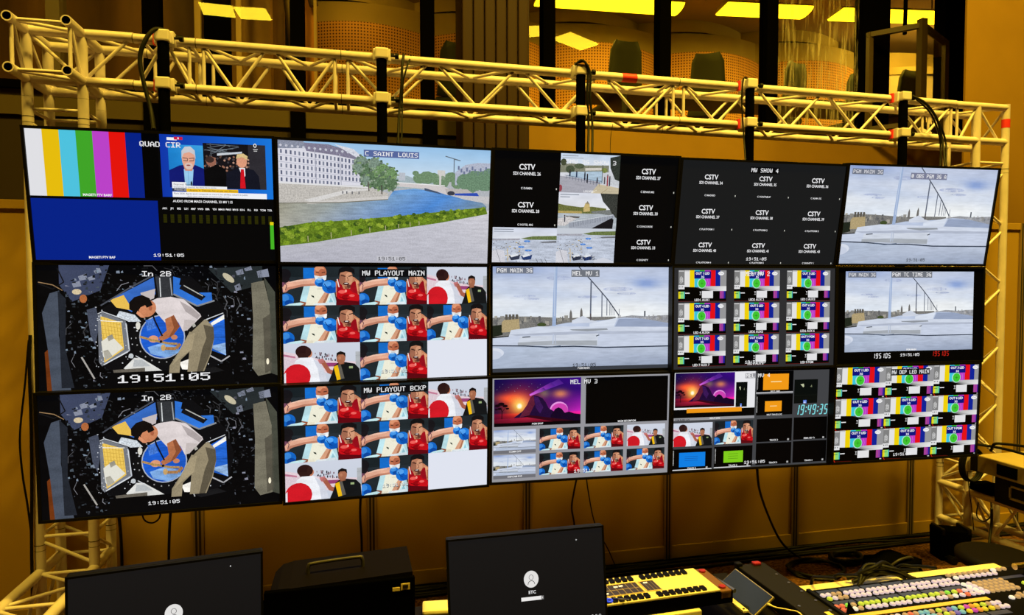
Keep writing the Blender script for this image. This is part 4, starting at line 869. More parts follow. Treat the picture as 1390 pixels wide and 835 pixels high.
def pic_pattern(n, pgm=False):
    def f(c):
        c.rect(0, 0, 160, 90, (2, 2, 2))
        x = 20
        c.rect(0, 0, 20, 43, (128, 128, 128))
        for x0, x1, col in ((20, 37, (226, 226, 226)), (37, 53, (238, 208, 10)), (53, 70, (60, 196, 220)), (70, 87, (60, 190, 40)), (87, 106, (186, 62, 196)), (106, 123, (226, 16, 24)), (123, 139, (14, 34, 148)), (139, 160, (150, 150, 152))): c.rect(x0, 0, x1, 49, col, same=(x0 > 20))
        for k in range(4): c.line([(4, 36 - k * 4), (9, 30 - k * 4), (15, 33 - k * 3), (6, 38 - k * 5)], 1.4, (206, 206, 206), same=(k > 0))
        c.rect(1, 1, 18, 4, (200, 200, 200)); c.rect(20, 1, 36, 3, (180, 180, 180), same=True)
        c.rect(0, 43, 20, 55, (226, 226, 228)); 
        for k in (3, 8, 14): c.ell(k, 48, 1.4, 2.2, (60, 60, 60), same=(k > 3), n=8)
        c.poly([(20, 48), (52, 49), (84, 54), (112, 56), (112, 62), (20, 62)], (2, 2, 2)); c.poly([(56, 50), (74, 46), (160, 46), (160, 60), (112, 60), (80, 55)], [(30, 30, 30), (160, 160, 160), (224, 224, 224), (236, 236, 236), (220, 220, 220), (70, 70, 70)])
        c.ell(77, 38, 15, 15, (170, 226, 210)); c.ell(78, 38, 12.5, 13, (64, 196, 48)); c.line([(96, 26), (99, 38), (96, 50)], 1, (226, 120, 226)); c.line([(73, 38), (83, 38)], .8, (20, 60, 20)); c.line([(78, 33), (78, 43)], .8, (20, 60, 20), same=True)
        c.rect(52, 3, 108, 24, (14, 18, 122)); c.text('OUT %d %s' % (n, 'PGM' if pgm else 'LED'), 80, 9, 6.6, (250, 250, 255), bold=.03); c.text('3G', 80, 19, 6, (240, 240, 255), bold=.03)
        c.ell(142, 9, 10, 5.5, (240, 240, 242)); c.line([(134, 11), (140, 7), (145, 10), (150, 7)], 1, (150, 150, 156))
        c.rect(0, 62, 7, 82, (230, 214, 30)); c.rect(7, 62, 20, 82, (140, 216, 120), same=True); c.line([(3, 68), (14, 68)], 1.6, (50, 110, 60)); c.rect(18, 62, 21, 82, (70, 180, 190), same=True)
        c.rect(22, 65, 37, 67.5, WHT); c.text('T', 73, 65, 6, WHT, bold=.03); c.rect(70, 70, 76, 71.5, (200, 200, 200), same=True)
        c.rect(78, 60, 115, 81, (226, 226, 228)); c.rect(138, 60, 151, 83, (160, 60, 150)); c.rect(151, 60, 157, 83, (40, 34, 150), same=True); c.line([(142, 61), (142, 83)], 1, (200, 90, 120)); c.line([(147, 61), (147, 83)], 1, (120, 60, 190), same=True)
        c.line([(2, 83), (7, 90)], 1.6, (210, 40, 20)); c.line([(0, 88), (60, 89)], .8, (110, 20, 14), same=True)
        c.rect(150, 85, 156, 88, (190, 190, 190), same=True)
    return f

def pic_cstv(n, cap, tick=True):
    def f(c):
        c.text('CSTV', 80, 34, 12.5, WHT, bold=.02, sx=.92); c.text('SDI CHANNEL %d' % n, 80, 49, 7.2, WHT, bold=.02, sx=.86); c.text(cap, 80, 82, 4.6, (226, 226, 228), bold=.02)
        if tick: c.rect(153, 80, 155.4, 84, (200, 200, 190))
    return f

def pic_quay(c):
    c.rect(0, 0, 160, 90, (206, 208, 216)); c.grid(lambda u, v: (196 + 24 * v, 212 + 12 * v, 232), 2, 2, 0, 0, 160, 36, (.2, .6, 0))
    c.poly([(0, 26), (30, 22), (60, 26), (130, 24), (130, 40), (0, 44)], (128, 130, 112), (1.6, 0, 0)); c.poly([(66, 32), (110, 30), (110, 36), (66, 38)], (208, 204, 196), (.6, 0, 0)); c.ell(8, 20, 8, 8, (70, 76, 56), (1.8, 0, 0)); c.ell(26, 36, 12, 9, (74, 84, 64), (1.8, 0, 0)); c.ell(50, 28, 14, 6, (84, 94, 72), (1.8, 0, 0)); c.ell(118, 36, 8, 6, (122, 134, 72), (1.6, 0, 0))
    c.poly([(30, 42), (112, 38), (116, 66), (20, 52)], (172, 194, 212), (.4, .3, 1)); c.poly([(0, 52), (36, 54), (110, 64), (104, 72), (84, 90), (0, 90)], (166, 166, 176), (.4, 0, .5)); c.poly([(104, 68), (160, 76), (160, 90), (84, 90)], (196, 184, 156), (.4, 0, .6)); c.poly([(116, 46), (160, 48), (160, 72), (116, 66)], (196, 200, 206), (.8, 0, 0))
    for k in range(12): c.line([(18 + k * 8, 50 + k * 1.2), (18 + k * 8, 58 + k * 1.4)], .7, (52, 62, 84), same=(k > 0))
    c.line([(12, 50), (112, 62)], .9, (70, 84, 110)); c.line([(12, 54), (112, 67)], .7, (80, 94, 120), same=True)
    c.poly([(132, 6), (160, 0), (160, 60), (148, 56), (134, 30)], (50, 56, 50), (2.4, 0, 0)); c.rect(112, 22, 113.5, 66, (70, 76, 70))
    for x, y, h, col in ((24, 40, 12, (40, 46, 60)), (42, 42, 12, (44, 60, 90)), (64, 44, 16, (38, 40, 54)), (71, 48, 18, (30, 30, 40)), (118, 54, 14, (90, 84, 90)), (126, 48, 24, (150, 60, 70)), (132, 52, 20, (60, 64, 80)), (98, 56, 10, (60, 56, 70))): c.rect(x, y, x + 3.6, y + h, col); c.ell(x + 1.8, y - 1.6, 1.7, 2, (70, 50, 44), same=True, n=7)
    c.line([(100, 82), (84, 90)], 1, (236, 230, 214)); c.line([(130, 78), (112, 90)], 1, (150, 130, 96), same=True); c.ell(2, 80, 5, 8, (150, 70, 80)); c.text('LOUVRE', 78, 86, 5, WHT)
    c.rect(4, 4, 46, 6, (150, 156, 166)); c.rect(4, 9, 60, 10.6, (170, 176, 184), same=True)
def pic_fence(c):
    c.rect(0, 0, 160, 90, (196, 198, 204))
    c.grid(lambda u, v: (214 + 14 * v, 218 + 10 * v, 230), 2, 2, 0, 0, 160, 50, (0, .5, 0)); c.poly([(0, 28), (20, 32), (60, 36), (90, 34), (130, 38), (130, 52), (0, 52)], (108, 112, 62), (2, 0, 0)); c.poly([(68, 38), (72, 26), (78, 22), (84, 28), (86, 46), (68, 48)], (198, 176, 118), (.9, 0, 0)); c.poly([(72, 28), (78, 20), (84, 28)], (104, 104, 104), same=True); c.poly([(0, 46), (64, 46), (64, 52), (0, 52)], (176, 156, 92), (1, 0, 0)); c.rect(0, 52, 160, 90, (176, 184, 192), (.5, .3, 1)); c.poly([(90, 46), (150, 40), (150, 56), (90, 50)], (120, 124, 122), (1.4, 0, 0))
    c.poly([(112, 0), (160, 0), (160, 62), (150, 58), (140, 40), (120, 20)], (58, 60, 56), (2.6, 0, 0)); c.poly([(20, 58), (60, 60), (56, 64), (24, 63)], (96, 92, 90), (1, 0, 0)); c.poly([(0, 66), (30, 60), (50, 66), (20, 84), (0, 84)], (204, 200, 200), (1.4, 0, 0)); c.rect(17, 60, 20, 74, (54, 60, 74)); c.ell(18, 58, 2, 2, (90, 66, 58), same=True, n=7)
    c.poly([(30, 76), (70, 70), (150, 52), (156, 60), (120, 80), (90, 90), (30, 90)], (160, 166, 178), (.6, 0, 0)); c.poly([(92, 90), (146, 62), (152, 66), (150, 90)], (26, 24, 28)); c.layer += 1
    for k in range(26): x = 34 + k * 4.6; c.line([(x, 72 - k * .75), (x, 88 - k * .9)], .7, (70, 76, 92), same=True)
    c.line([(30, 75), (150, 54)], 1, (220, 224, 230)); c.rect(4, 4, 54, 6, (130, 138, 150)); c.rect(4, 10, 30, 12, (130, 138, 150), same=True)
def pic_boats(zoomed):
    def f(c):
        dy = -14 if zoomed else 0
        c.rect(0, 0, 160, 90, (198, 204, 214))
        if not zoomed: c.grid(lambda u, v: (206 + 10 * v, 212 + 8 * v, 228), 2, 2, 0, 0, 160, 30, (0, .6, 0)); c.rect(4, 4, 52, 6, (130, 138, 150)); c.rect(4, 10, 52, 11.5, (130, 138, 150), same=True)
        c.poly([(0, 28 + dy), (160, 32 + dy), (160, 90), (0, 90)], (186, 194, 210), (.7, .3, 1.2)); c.poly([(70, 28 + dy), (100, 22 + dy), (130, 21 + dy), (160, 20 + dy), (160, 31 + dy), (90, 31 + dy)], (104, 118, 70), (2, 0, 0)); c.poly([(118, 36 + dy), (160, 33 + dy), (160, 38 + dy), (124, 39 + dy)], (110, 112, 118), (.6, 0, 0)); c.poly([(0, 30 + dy), (70, 28 + dy), (66, 33 + dy), (0, 34 + dy)], (160, 160, 170), (1.4, 0, 0))
        rnd = random.Random(5); c.layer += 1
        for k in range(90): x = rnd.uniform(0, 70); y = rnd.uniform(34, 88) + dy * .5; c.rect(x, y, x + rnd.uniform(1, 5), y + rnd.uniform(.8, 3), rnd.choice(((150, 152, 166), (210, 206, 196), (120, 116, 110), (190, 170, 120), (90, 96, 110))), (1, 0, 0), True)
        c.poly([(0, 62), (14, 56), (30, 60), (34, 90), (0, 90)], (206, 206, 214), (.5, .6, 0)); c.line([(10, 56), (22, 90)], 1, (120, 120, 130)); c.line([(38, 54), (40, 88)], 1.6, (206, 180, 110), same=True)
        for x, y, r in ((72, 50, 8), (90, 59, 9), (86, 35, 8)): c.ell(x, y + dy * .6, r, 2.6, (60, 120, 206), (.4, 0, 0)); c.ell(x, y - 1 + dy * .6, r * .6, 1.3, (110, 160, 226)); c.line([(x, y + dy * .6), (x, y + 9 + dy * .6)], .6, (220, 224, 230), same=True)
        for x, y in ((48, 74), (78, 74)): c.poly([(x - 6, y), (x + 22, y - 4), (x + 20, y + 8), (x, y + 11)], (40, 60, 110) if x > 60 else (52, 58, 78), (.8, 0, 0)); c.poly([(x - 3, y - 2), (x + 14, y - 6), (x + 18, y - 2), (x, y + 3)], (226, 230, 236), (.4, 0, 0)); c.rect(x + 2, y - 10, x + 12, y - 4, (206, 214, 226), (.5, 0, 0))
        for x in (110, 122, 132): c.line([(x, 80), (x + 6, 92)], 1, (50, 50, 60), same=(x > 110))
        if zoomed: c.poly([(104, 84), (130, 76), (160, 86), (160, 90), (104, 90)], (206, 210, 222))
        c.text('C BERGES' if not zoomed else '', 78, 86, 4.6, WHT) if not zoomed else None
    return f

def pic_news(c):                                              # 160 x 90 over the quarter
    c.grid(lambda u, v: (16 + 10 * u, 54 + 64 * u, 168 + 50 * u), 4, 1, 0, 0, 160, 90)
    def presenter(c):
        c.rect(0, 0, 100, 100, [(30, 132, 208), (60, 160, 222), (40, 140, 212), (24, 112, 190)])
        c.poly([(0, 60), (30, 48), (46, 46), (76, 46), (100, 54), (100, 100), (0, 100)], (18, 26, 110)); c.poly([(42, 56), (70, 56), (64, 100), (44, 100)], (150, 198, 232)); c.line([(54, 60), (54, 100)], 1.4, (120, 166, 206)); c.poly([(40, 44), (72, 44), (66, 60), (46, 60)], (206, 140, 116))
        c.ell(57, 32, 19, 25, (224, 164, 140)); c.poly([(37, 32), (38, 14), (48, 4), (64, 3), (76, 12), (78, 32), (74, 22), (60, 16), (44, 20)], (196, 198, 204)); c.line([(40, 30), (54, 31), (54, 37), (42, 36)], 1.6, (60, 40, 44)); c.line([(58, 31), (73, 30), (72, 36), (59, 37)], 1.6, (60, 40, 44), same=True); c.ell(57, 49, 12, 8, (214, 190, 180)); c.ell(56, 47, 6, 1.6, (150, 70, 66)); c.ell(62, 90, 2.4, 6, (24, 24, 30))
    def crowd(c):
        c.rect(0, 0, 100, 100, (22, 20, 24)); rnd = random.Random(2); c.rect(72, 0, 100, 100, (46, 44, 50))
        for k in range(60): x = rnd.uniform(0, 72); y = rnd.uniform(26, 60); c.ell(x, y, 1.8, 2.4, rnd.choice(((150, 104, 84), (90, 70, 60), (60, 58, 64), (180, 140, 120))), same=(k > 0), n=7)
        for k in range(12): c.line([(rnd.uniform(0, 60), rnd.uniform(2, 22)), (rnd.uniform(10, 72), rnd.uniform(2, 24))], 1, (110, 120, 130), same=(k > 0))
        c.poly([(22, 22), (62, 16), (62, 20), (22, 27)], (200, 206, 214)); c.line([(12, 0), (13, 36)], 2, (70, 74, 80))
        c.poly([(0, 60), (20, 46), (34, 56), (38, 100), (0, 100)], (10, 10, 12)); c.ell(12, 40, 8, 11, (150, 100, 82)); c.ell(10, 36, 7, 7, (60, 44, 40))
        c.poly([(36, 64), (52, 54), (64, 52), (80, 56), (88, 70), (90, 100), (34, 100)], (20, 22, 34)); c.poly([(56, 52), (66, 52), (66, 70), (62, 76)], (232, 232, 236)); c.poly([(59, 55), (64, 55), (66, 98), (57, 98)], (206, 20, 34)); c.ell(61, 38, 8.5, 14, (222, 156, 124)); c.poly([(52, 32), (54, 22), (64, 20), (71, 26), (70, 34), (62, 28)], (226, 198, 140))
    c.sub(presenter, 11, 14, 60, 76, 100, 100); c.sub(crowd, 60, 10, 150, 76, 100, 100)
    c.rect(10, 4, 24, 8, (240, 240, 244)); c.rect(20, 3, 32, 7, (206, 26, 60)); c.ell(26, 5, 1, 1.6, WHT)
    c.ell(135, 11, 2.4, 3, (240, 240, 240)); c.ell(135, 11, 1.3, 1.8, (50, 48, 54)); c.rect(132, 16, 139, 17, (206, 206, 206), same=True); c.rect(133, 18.5, 138, 19.5, (206, 206, 206), same=True)
    c.rect(14, 68, 34, 74, (244, 244, 246)); c.text('Régional News', 16, 71, 3, (80, 80, 90), 'l', bold=0); c.rect(14, 73, 92, 77, (236, 238, 244)); c.text('Ouverture du journal, les titres de la soirée', 16, 75, 2.4, (90, 90, 104), 'l', bold=0)
    c.rect(14, 77, 36, 81, (44, 50, 70)); c.text('Priorité info', 17, 79, 2.6, WHT, 'l', bold=0); c.rect(34, 77, 108, 82, (240, 190, 30)); c.text('Ukraine, V. Zelensky fait un pas vers Moscou', 37, 79.5, 2.7, (40, 40, 50), 'l', bold=0)
    c.rect(14, 82, 150, 90, (240, 242, 248)); c.text('Paris 2024. Après avoir remporté un record, les athlètes saluent le public', 16, 84.5, 2.5, (60, 60, 76), 'l', bold=0); c.text('réunis pour une soirée exceptionnelle, ce soir', 34, 88, 2.3, (80, 80, 96), 'l', bold=0)

def show(c, k):
    TL_BOX = (112, 118, 132)
    if k == (0, 0):
        for i, col in enumerate(((224, 224, 228), (230, 188, 14), (78, 194, 222), (64, 164, 40), (186, 66, 200), (228, 20, 12), (8, 34, 134), (3, 3, 4))): c.rect(i * 103.5, 0, i * 103.5 + 103.5, 452, col, same=(i > 0))
        c.rect(0, 470, 806, 900, (6, 34, 134)); c.sub(pic_news, 842, 0, 1600, 440)
        c.text('MAGETI FTV BARF', 420, 438, 16, WHT, bold=.03); c.text('MAGETI FTV BAF', 420, 880, 16, WHT, bold=.03); c.text('AUDIO FROM MADI CHANNEL 33 MV 115', 1110, 468, 17, WHT, bold=.02, sx=.9)
        for i, t in enumerate('AO1 JP1 BE2 LD1 MRF VWD EBR YD1 MM10 PM15 MV15 ID16 FLL FLR TCIM TCR'.split()): x = 850 + i * 48; c.text(t, x, 522, 13, WHT, bold=.03, sx=.9); c.rect(x - 12, 566, x + 12, 626, (46, 46, 6))
        for i in range(16):
            for q in range(6): c.rect(838 + i * 48, 574 + q * 9, 862 + i * 48, 576 + q * 9, (20, 20, 4), same=(i + q > 0))
        c.rect(1568, 608, 1594, 632, (226, 206, 20)); c.rect(1568, 632, 1594, 812, (70, 180, 36), same=True)
        c.dots('QUAD CIR', 845, 72, 34 * 1.05, 34, WHT); c.dots('19:51:05', 860, 862, 22 * 1.05, 26, WHT)
    elif k == (0, 1):
        c.sub(pic_river, 0, 0, 1600, 900); osd(c, 'C SAINT LOUIS', 826, 66, 30, 31, (88, 104, 156)); c.rect(715, 850, 945, 885, (196, 196, 204)); c.dots('19:51:05', 830, 868, 26 * 1.05, 27, (60, 60, 66))
    elif k == (0, 2):
        E = 533.3; it = [(pic_cstv(26, 'C DAMIN'), 0, 0, 548, 320), (pic_quay, 555, 0, 1075, 316), (pic_cstv(27, 'C SENAR MG'), 1075, 0, 1600, 320), (pic_cstv(28, 'C HOTEL MG'), 0, 310, 548, 615), (pic_fence, 552, 316, 1072, 610), (pic_cstv(30, 'C CONCORDE'), 1070, 310, 1600, 612), (pic_boats(False), 0, 612, 550, 900), (pic_boats(True), 550, 610, 1070, 900), (pic_cstv(33, 'C DIGNITY'), 1070, 610, 1600, 900)]
        c.tiles(it); osd(c, '5MW 3G SHOW 3', 820, 64, 32, 34, None); c.dots('19:51:05', 795, 862, 26 * 1.05, 26, (40, 40, 44)); c.line([(695, 845), (890, 845)], 2, (226, 226, 230))
    elif k == (0, 3):
        caps = ['C MADRID', 'C PONTNEUF', 'C ALMA SG', 'C PLATFORM 1', 'C PLATFORM 2', 'C PLATFORM 3', 'C PLATFORM 4', 'C PLATFORM 5', 'C DIGNITY 1']
        c.rect(0, 0, 1600, 900, (26, 27, 28)); c.tiles([(pic_cstv((34, 35, 36, 37, 38, 39, 40, 41, 43)[i], caps[i]), 20 + (i % 3) * 525, 25 + (i // 3) * 296, 545 + (i % 3) * 525, 320 + (i // 3) * 296) for i in range(9)])
        osd(c, 'MW SHOW 4', 790, 64, 34, 30, (10, 10, 11)); c.dots('19:51:05', 800, 850, 26 * 1.05, 26, WHT)
    elif k == (0, 4):
        c.sub(pic_roof, 0, 0, 1600, 900); osd(c, 'PGM MAIN 3G', 200, 52, 30, 28, TL_BOX, (216, 216, 222)); osd(c, '@ OBS PGM 3G A', 850, 78, 34, 27, (122, 126, 150)); c.dots('19:51:05', 830, 862, 28 * 1.05, 26, (46, 48, 54))
    elif k in ((1, 0), (2, 0)):
        c.sub(pic_cupola, 0, 0, 1600, 900); 
        if k == (1, 0): c.dots('In 2B', 770, 60, 36 * 1.05, 40, WHT); c.rect(520, 795, 1110, 860, (4, 4, 5)); c.dots('19:51:05', 810, 828, 54 * 1.05, 79, WHT)
        else: c.dots('In 2B', 760, 50, 36 * 1.05, 40, WHT); c.rect(690, 815, 890, 855, (4, 4, 5)); c.dots('19:51:05', 790, 835, 26 * 1.05, 27, WHT)
    elif k in ((1, 1), (2, 1)):
        X = (0, 575, 1107, 1600); Y = (0, 300, 595, 900); it = []
        for j in range(3):
            for i in range(3):
                fn = pic_flag if (i, j) in ((2, 0), (0, 2)) else pic_box
                if (i, j) == (2, 2): continue
                it.append((fn, X[i], Y[j], X[i + 1], Y[j + 1]))
        c.tiles(it); c.rect(1107, 595, 1600, 900, (224, 228, 240))
        t = 'MW PLAYOUT MAIN' if k == (1, 1) else 'MW PLAYOUT BCKP'
        osd(c, t, 842, 50, 37, 33, (14, 14, 16)); c.dots('19:51:05', 842, 838, 28 * 1.05, 26, (40, 40, 40)); c.dots('19:51:05', 840, 836, 24 * 1.05, 26, (214, 220, 220))
    elif k == (1, 2):
        c.sub(pic_roof, 0, 0, 1600, 870); c.rect(0, 868, 1600, 900, (58, 62, 70)); osd(c, 'PGM MAIN 3G', 192, 32, 32, 28, TL_BOX); osd(c, 'MEL MV 1', 820, 56, 36, 30, (112, 116, 124)); c.dots('19:51:05', 815, 855, 28 * 1.05, 27, (40, 40, 46)); c.text('PGM MAIN', 810, 882, 16, WHT)
    elif k == (1, 3):
        c.rect(0, 0, 1600, 900, (46, 46, 48)); it = []
        xs = (45, 582, 1107); ys = (20, 312, 602); lb = ('LED1 AUX1', 'LED2 AUX 2', 'LED 3 AUX3', 'LED 4 AUX4', 'LED5 AUX5', 'LED6 AUX 6', 'LED 7 AUX 7', 'LED 8 AUX 8', 'LED 9 PGM')
        for i in range(9):
            def f(c, i=i):
                pic_pattern(i + 1, i == 8)(c); c.rect(0, 82, 160, 90, (4, 4, 5)); c.text(lb[i], 78, 86, 7, WHT, bold=.02); c.line([(0, 90), (160, 90)], 1.2, (130, 20, 16))
            it.append((f, xs[i % 3], ys[i // 3], xs[i % 3] + 460 - (i % 3) * 8, ys[i // 3] + 276))
        c.tiles(it); osd(c, 'MEL MV 2', 812, 50, 40, 31, None); c.dots('19:51:05', 800, 850, 26 * 1.05, 26, WHT)
    elif k == (1, 4):
        c.rect(0, 0, 1600, 900, (2, 2, 2)); c.sub(pic_roof, 85, 30, 1500, 790); osd(c, 'PGM MAIN 3G', 260, 62, 30, 26, TL_BOX, (222, 222, 226)); osd(c, 'PGM TC TIME 3G', 800, 58, 36, 31, (112, 116, 124)); c.text('PGM MAIN', 810, 778, 16, WHT, bold=.04)
        c.seg7('195105', 385, 808, 48, WHT, .1, 24, 6); c.seg7('195105', 1035, 800, 48, (196, 34, 24), .1, 24, 6); c.dots('19:51:05', 795, 828, 26 * 1.05, 27, WHT)
    elif k == (2, 2):
        c.rect(0, 0, 1600, 900, (150, 150, 156)); it = [(pic_volcano, 16, 12, 780, 418)]
        for j in range(2):
            for i in range(4):
                fn = pic_roof if i == 0 else (pic_flag if (i, j) == (3, 0) else pic_box); x = (12, 415, 815, 1210)[i]; y = (450, 668)[j]
                it.append((fn, x, y, x + 370 - i * 4, y + 192))
        c.rect(825, 18, 1585, 425, (3, 3, 4)); c.tiles(it); c.rect(16, 390, 780, 420, (8, 4, 8)); c.text('PGM BARF', 396, 404, 15, WHT); c.text('MGM BKGMPGM', 1205, 412, 16, WHT)
        for j in range(2): y = (450, 668)[j]; c.rect(12, y + 176, 382, y + 206, (112, 112, 118), same=False); c.text(('CCMM DPF', 'DEPCAM KVF')[j], 200, y + 190, 15, WHT)
        osd(c, 'MEL MV 3', 805, 50, 36, 31, None, WHT, .05); c.rect(808, 28, 850, 72, (40, 40, 44)); c.dots('19:51:05', 830, 840, 28 * 1.05, 26, WHT); osd(c, 'MEL MV 3', 805, 50, 36, 31, None, WHT, .045)
    elif k == (2, 3):
        c.rect(0, 0, 1600, 900, (66, 67, 70)); c.rect(0, 0, 805, 415, (4, 4, 5)); c.rect(0, 0, 805, 340, (232, 232, 236))
        def dim(c):
            c.rect(0, 0, 100, 100, (10, 14, 12)); c.poly([(26, 18), (40, 16), (42, 26), (38, 30)], (190, 196, 160)); c.poly([(68, 28), (74, 20), (76, 30)], (120, 126, 96)); c.rect(40, 78, 54, 98, (96, 130, 226)); c.rect(42, 84, 50, 98, (196, 206, 250)); c.rect(0, 58, 100, 60, (18, 22, 18))
        c.tiles([(pic_volcano, 14, 6, 598, 322), (dim, 612, 100, 795, 330), (dim, 1208, 92, 1600, 318)])
        c.rect(130, 332, 675, 372, (238, 150, 22)); c.rect(0, 415, 805, 440, (150, 150, 154)); c.text('PGM BLEED LDS', 90, 432, 14, (40, 40, 44)); c.text('MULTI 2006', 410, 426, 14, WHT)
        for j, (y0, rx, ry, rw, rh) in enumerate(((4, 885, 32, 262, 150), (222, 910, 286, 172, 98))): c.rect(822, y0, 1195, y0 + 196, (3, 3, 4)); c.rect(rx, ry, rx + rw, ry + rh, (240, 154, 24)); c.rect(rx + rw * .3, ry + rh * .45, rx + rw * .72, ry + rh * .52, (250, 216, 150)); c.text(('SPLIT 1080I', 'SPLIT TRACE LOC')[j], 1010, y0 + 192, 14, WHT); c.rect(824, y0 + 20, 832, y0 + 170, (140, 140, 140), (3, 0, 0))
        c.rect(815, 200, 1195, 214, (170, 170, 174)); c.seg7('19:49:35', 1222, 330, 98, (128, 220, 226), .16, 36, 10)
        it = [(pic_flag, 0, 462, 388, 678), (pic_box, 410, 456, 795, 672)]; c.tiles(it)
        for i, (x0, x1, y0, y1, t) in enumerate(((830, 1195, 452, 668, 'TRACK 3'), (1212, 1565, 450, 662, 'FEMA HD T1'), (0, 388, 700, 890, 'TRACK 2'), (410, 795, 694, 884, 'TRACK 4'), (830, 1195, 680, 884, 'TRACK 5'), (1212, 1565, 676, 880, 'TRACK 3'))): c.rect(x0, y0, x1, y1, (3, 3, 4), same=(i > 0))
        for x, y, t in ((1010, 654, 'TRACK 3'), (1380, 650, 'FEMA HD T1'), (190, 880, 'TRACK 2'), (600, 874, 'TRACK 4'), (1010, 868, 'TRACK 5'), (1380, 864, 'TRACK 3')): c.text(t, x, y, 15, WHT); c.rect(x + 140, y - 9, x + 158, y + 8, (180, 180, 180))
        c.rect(66, 734, 322, 866, (14, 126, 226)); c.rect(505, 738, 700, 846, (128, 204, 30), same=True)
        for q in range(3): c.rect(120, 770 + q * 18, 250, 773 + q * 18, (20, 70, 150), same=(q > 0)); c.rect(550, 764 + q * 22, 650, 767 + q * 22, (70, 120, 20), same=True)
        c.rect(0, 888, 388, 896, (220, 220, 224)); c.rect(410, 884, 780, 892, (220, 220, 224), same=True)
        for x0 in (6, 418): c.rect(x0, 712, x0 + 8, 850, (150, 150, 150), (3, 0, 0))
        c.rect(700, 20, 806, 66, (150, 150, 156)); c.dots('MEL MV 4', 828, 42, 34 * 1.05, 31, (240, 240, 240)); c.dots('19:51:05', 820, 852, 26 * 1.05, 27, WHT)
    elif k == (2, 4):
        c.tiles([(pic_pattern(i + 1, i == 8), (i % 3) * 540 - (0 if i % 3 < 3 else 0), (i // 3) * 300, (i % 3) * 540 + 542, (i // 3) * 300 + 300) for i in range(9)])
        osd(c, 'MW DEP LED MAIN', 815, 58, 36, 28, (20, 20, 22), WHT); c.dots('19:51:05', 760, 856, 26 * 1.05, 26, WHT)

TV_POSE = [[0.5237, -0.0289, 0.3059, 0.0003, 0.1344, 0.0015], [1.5687, -0.0309, 0.3001, 0.0244, 0.1576, -0.0015], [2.6124, 0.0001, 0.3069, 0.0012, 0.157, 0.0005], [3.6615, 0.0023, 0.3022, -0.0183, 0.1729, -0.0009], [4.7094, -0.0233, 0.3115, -0.0381, 0.1546, 0.0016], [0.5221, 0.025, -0.2888, 0.0327, -0.003, 0.0007], [1.5702, 0.0458, -0.2896, 0.023, 0.0242, 0.0021], [2.6333, 0.1142, -0.284, -0.0249, 0.0152, -0.0007], [3.6563, 0.0343, -0.2889, -0.0342, 0.0043, 0.0002], [4.7085, 0.0176, -0.2865, -0.0336, 0.0, 0.0], [0.5259, 0.0013, -0.8721, 0.0332, 0.0311, -0.0002], [1.5722, 0.0331, -0.8772, 0.0567, 0.0545, 0.0009], [2.6275, 0.0986, -0.8845, -0.0339, 0.0417, -0.0012], [3.6847, 0.0872, -0.8895, -0.0322, 0.0275, -0.005], [4.6927, 0.0138, -0.8807, -0.0194, 0.0245, -0.005]]
TV_LABEL = {(0, 0): 'wall display titled QUAD CIR with colour bars, blue field and news picture', (0, 1): 'wall display titled C SAINT LOUIS with river, hedge and pale houses',
 (0, 2): 'wall display titled MW 3G SHOW 3 mixing river views and CSTV slates', (0, 3): 'wall display titled MW SHOW 4 with nine CSTV slates on dark grey',
 (0, 4): 'wall display titled OBS PGM 3G A with cloudy rooftop view, top row', (1, 0): 'wall display with saxophonist in round window and large clock, middle row',
 (1, 1): 'wall display titled MW PLAYOUT MAIN with tiled boxing pictures', (1, 2): 'wall display titled MEL MV 1 with rooftop view filling the screen',
 (1, 3): 'wall display titled MEL MV 2 with nine test patterns on grey', (1, 4): 'wall display titled PGM TC TIME 3G with rooftop view inside black border',
 (2, 0): 'wall display with saxophonist in round window and small clock, bottom row', (2, 1): 'wall display titled MW PLAYOUT BCKP with tiled boxing pictures',
 (2, 2): 'wall display titled MEL MV 3 with volcano picture and black pane', (2, 3): 'wall display titled MEL MV 4 with cyan clock and coloured cards', (2, 4): 'wall display titled MW DEP LED MAIN with nine edge-to-edge test patterns'}
AW, AH = 1.0187, .573
def make_displays():
    bz = .0125
    h = MB(); h.box(-AW / 2 - bz, .004, -AH / 2 - bz, AW / 2 + bz, .045, AH / 2 + bz, bev=.004); h.box(-.36, .045, -.2, .36, .07, .2, bev=.006)
    for x in (-.2, .2): h.box(x - .012, .07, -.16, x + .012, .085, .16)
    HOUS = h.mesh('housing', [M_BLACK])
    b = MB(); X, Z = AW / 2, AH / 2
    for a in ((-X - bz, -Z - bz, X + bz, -Z), (-X - bz, Z, X + bz, Z + bz), (-X - bz, -Z, -X, Z), (X, -Z, X + bz, Z)): b.box(a[0], -.009, a[1], a[2], .006, a[3])
    BEZ = b.mesh('bezel', [M_BLACK])
    for i, (x, y, z, yw, pt, rl) in enumerate(TV_POSE):
        k = (i // 5, i % 5)
        t = thing('wall_display', TV_LABEL[k], 'display', frame((x, y, z + FLOOR), yw, pt, rl), 'video wall displays')
        part('housing', HOUS, t); part('bezel', BEZ, t)
        c = Cv(AW, AH); show(c, k); c.build(t)
        br = MB(); br.box(-.03, .07, -.09, .03, max(.085, .36 - y), .09); br.box(-.25, .075, -.02, .25, .095, .02)
        br.build('mount_bracket', M_MATT, t)
make_displays()
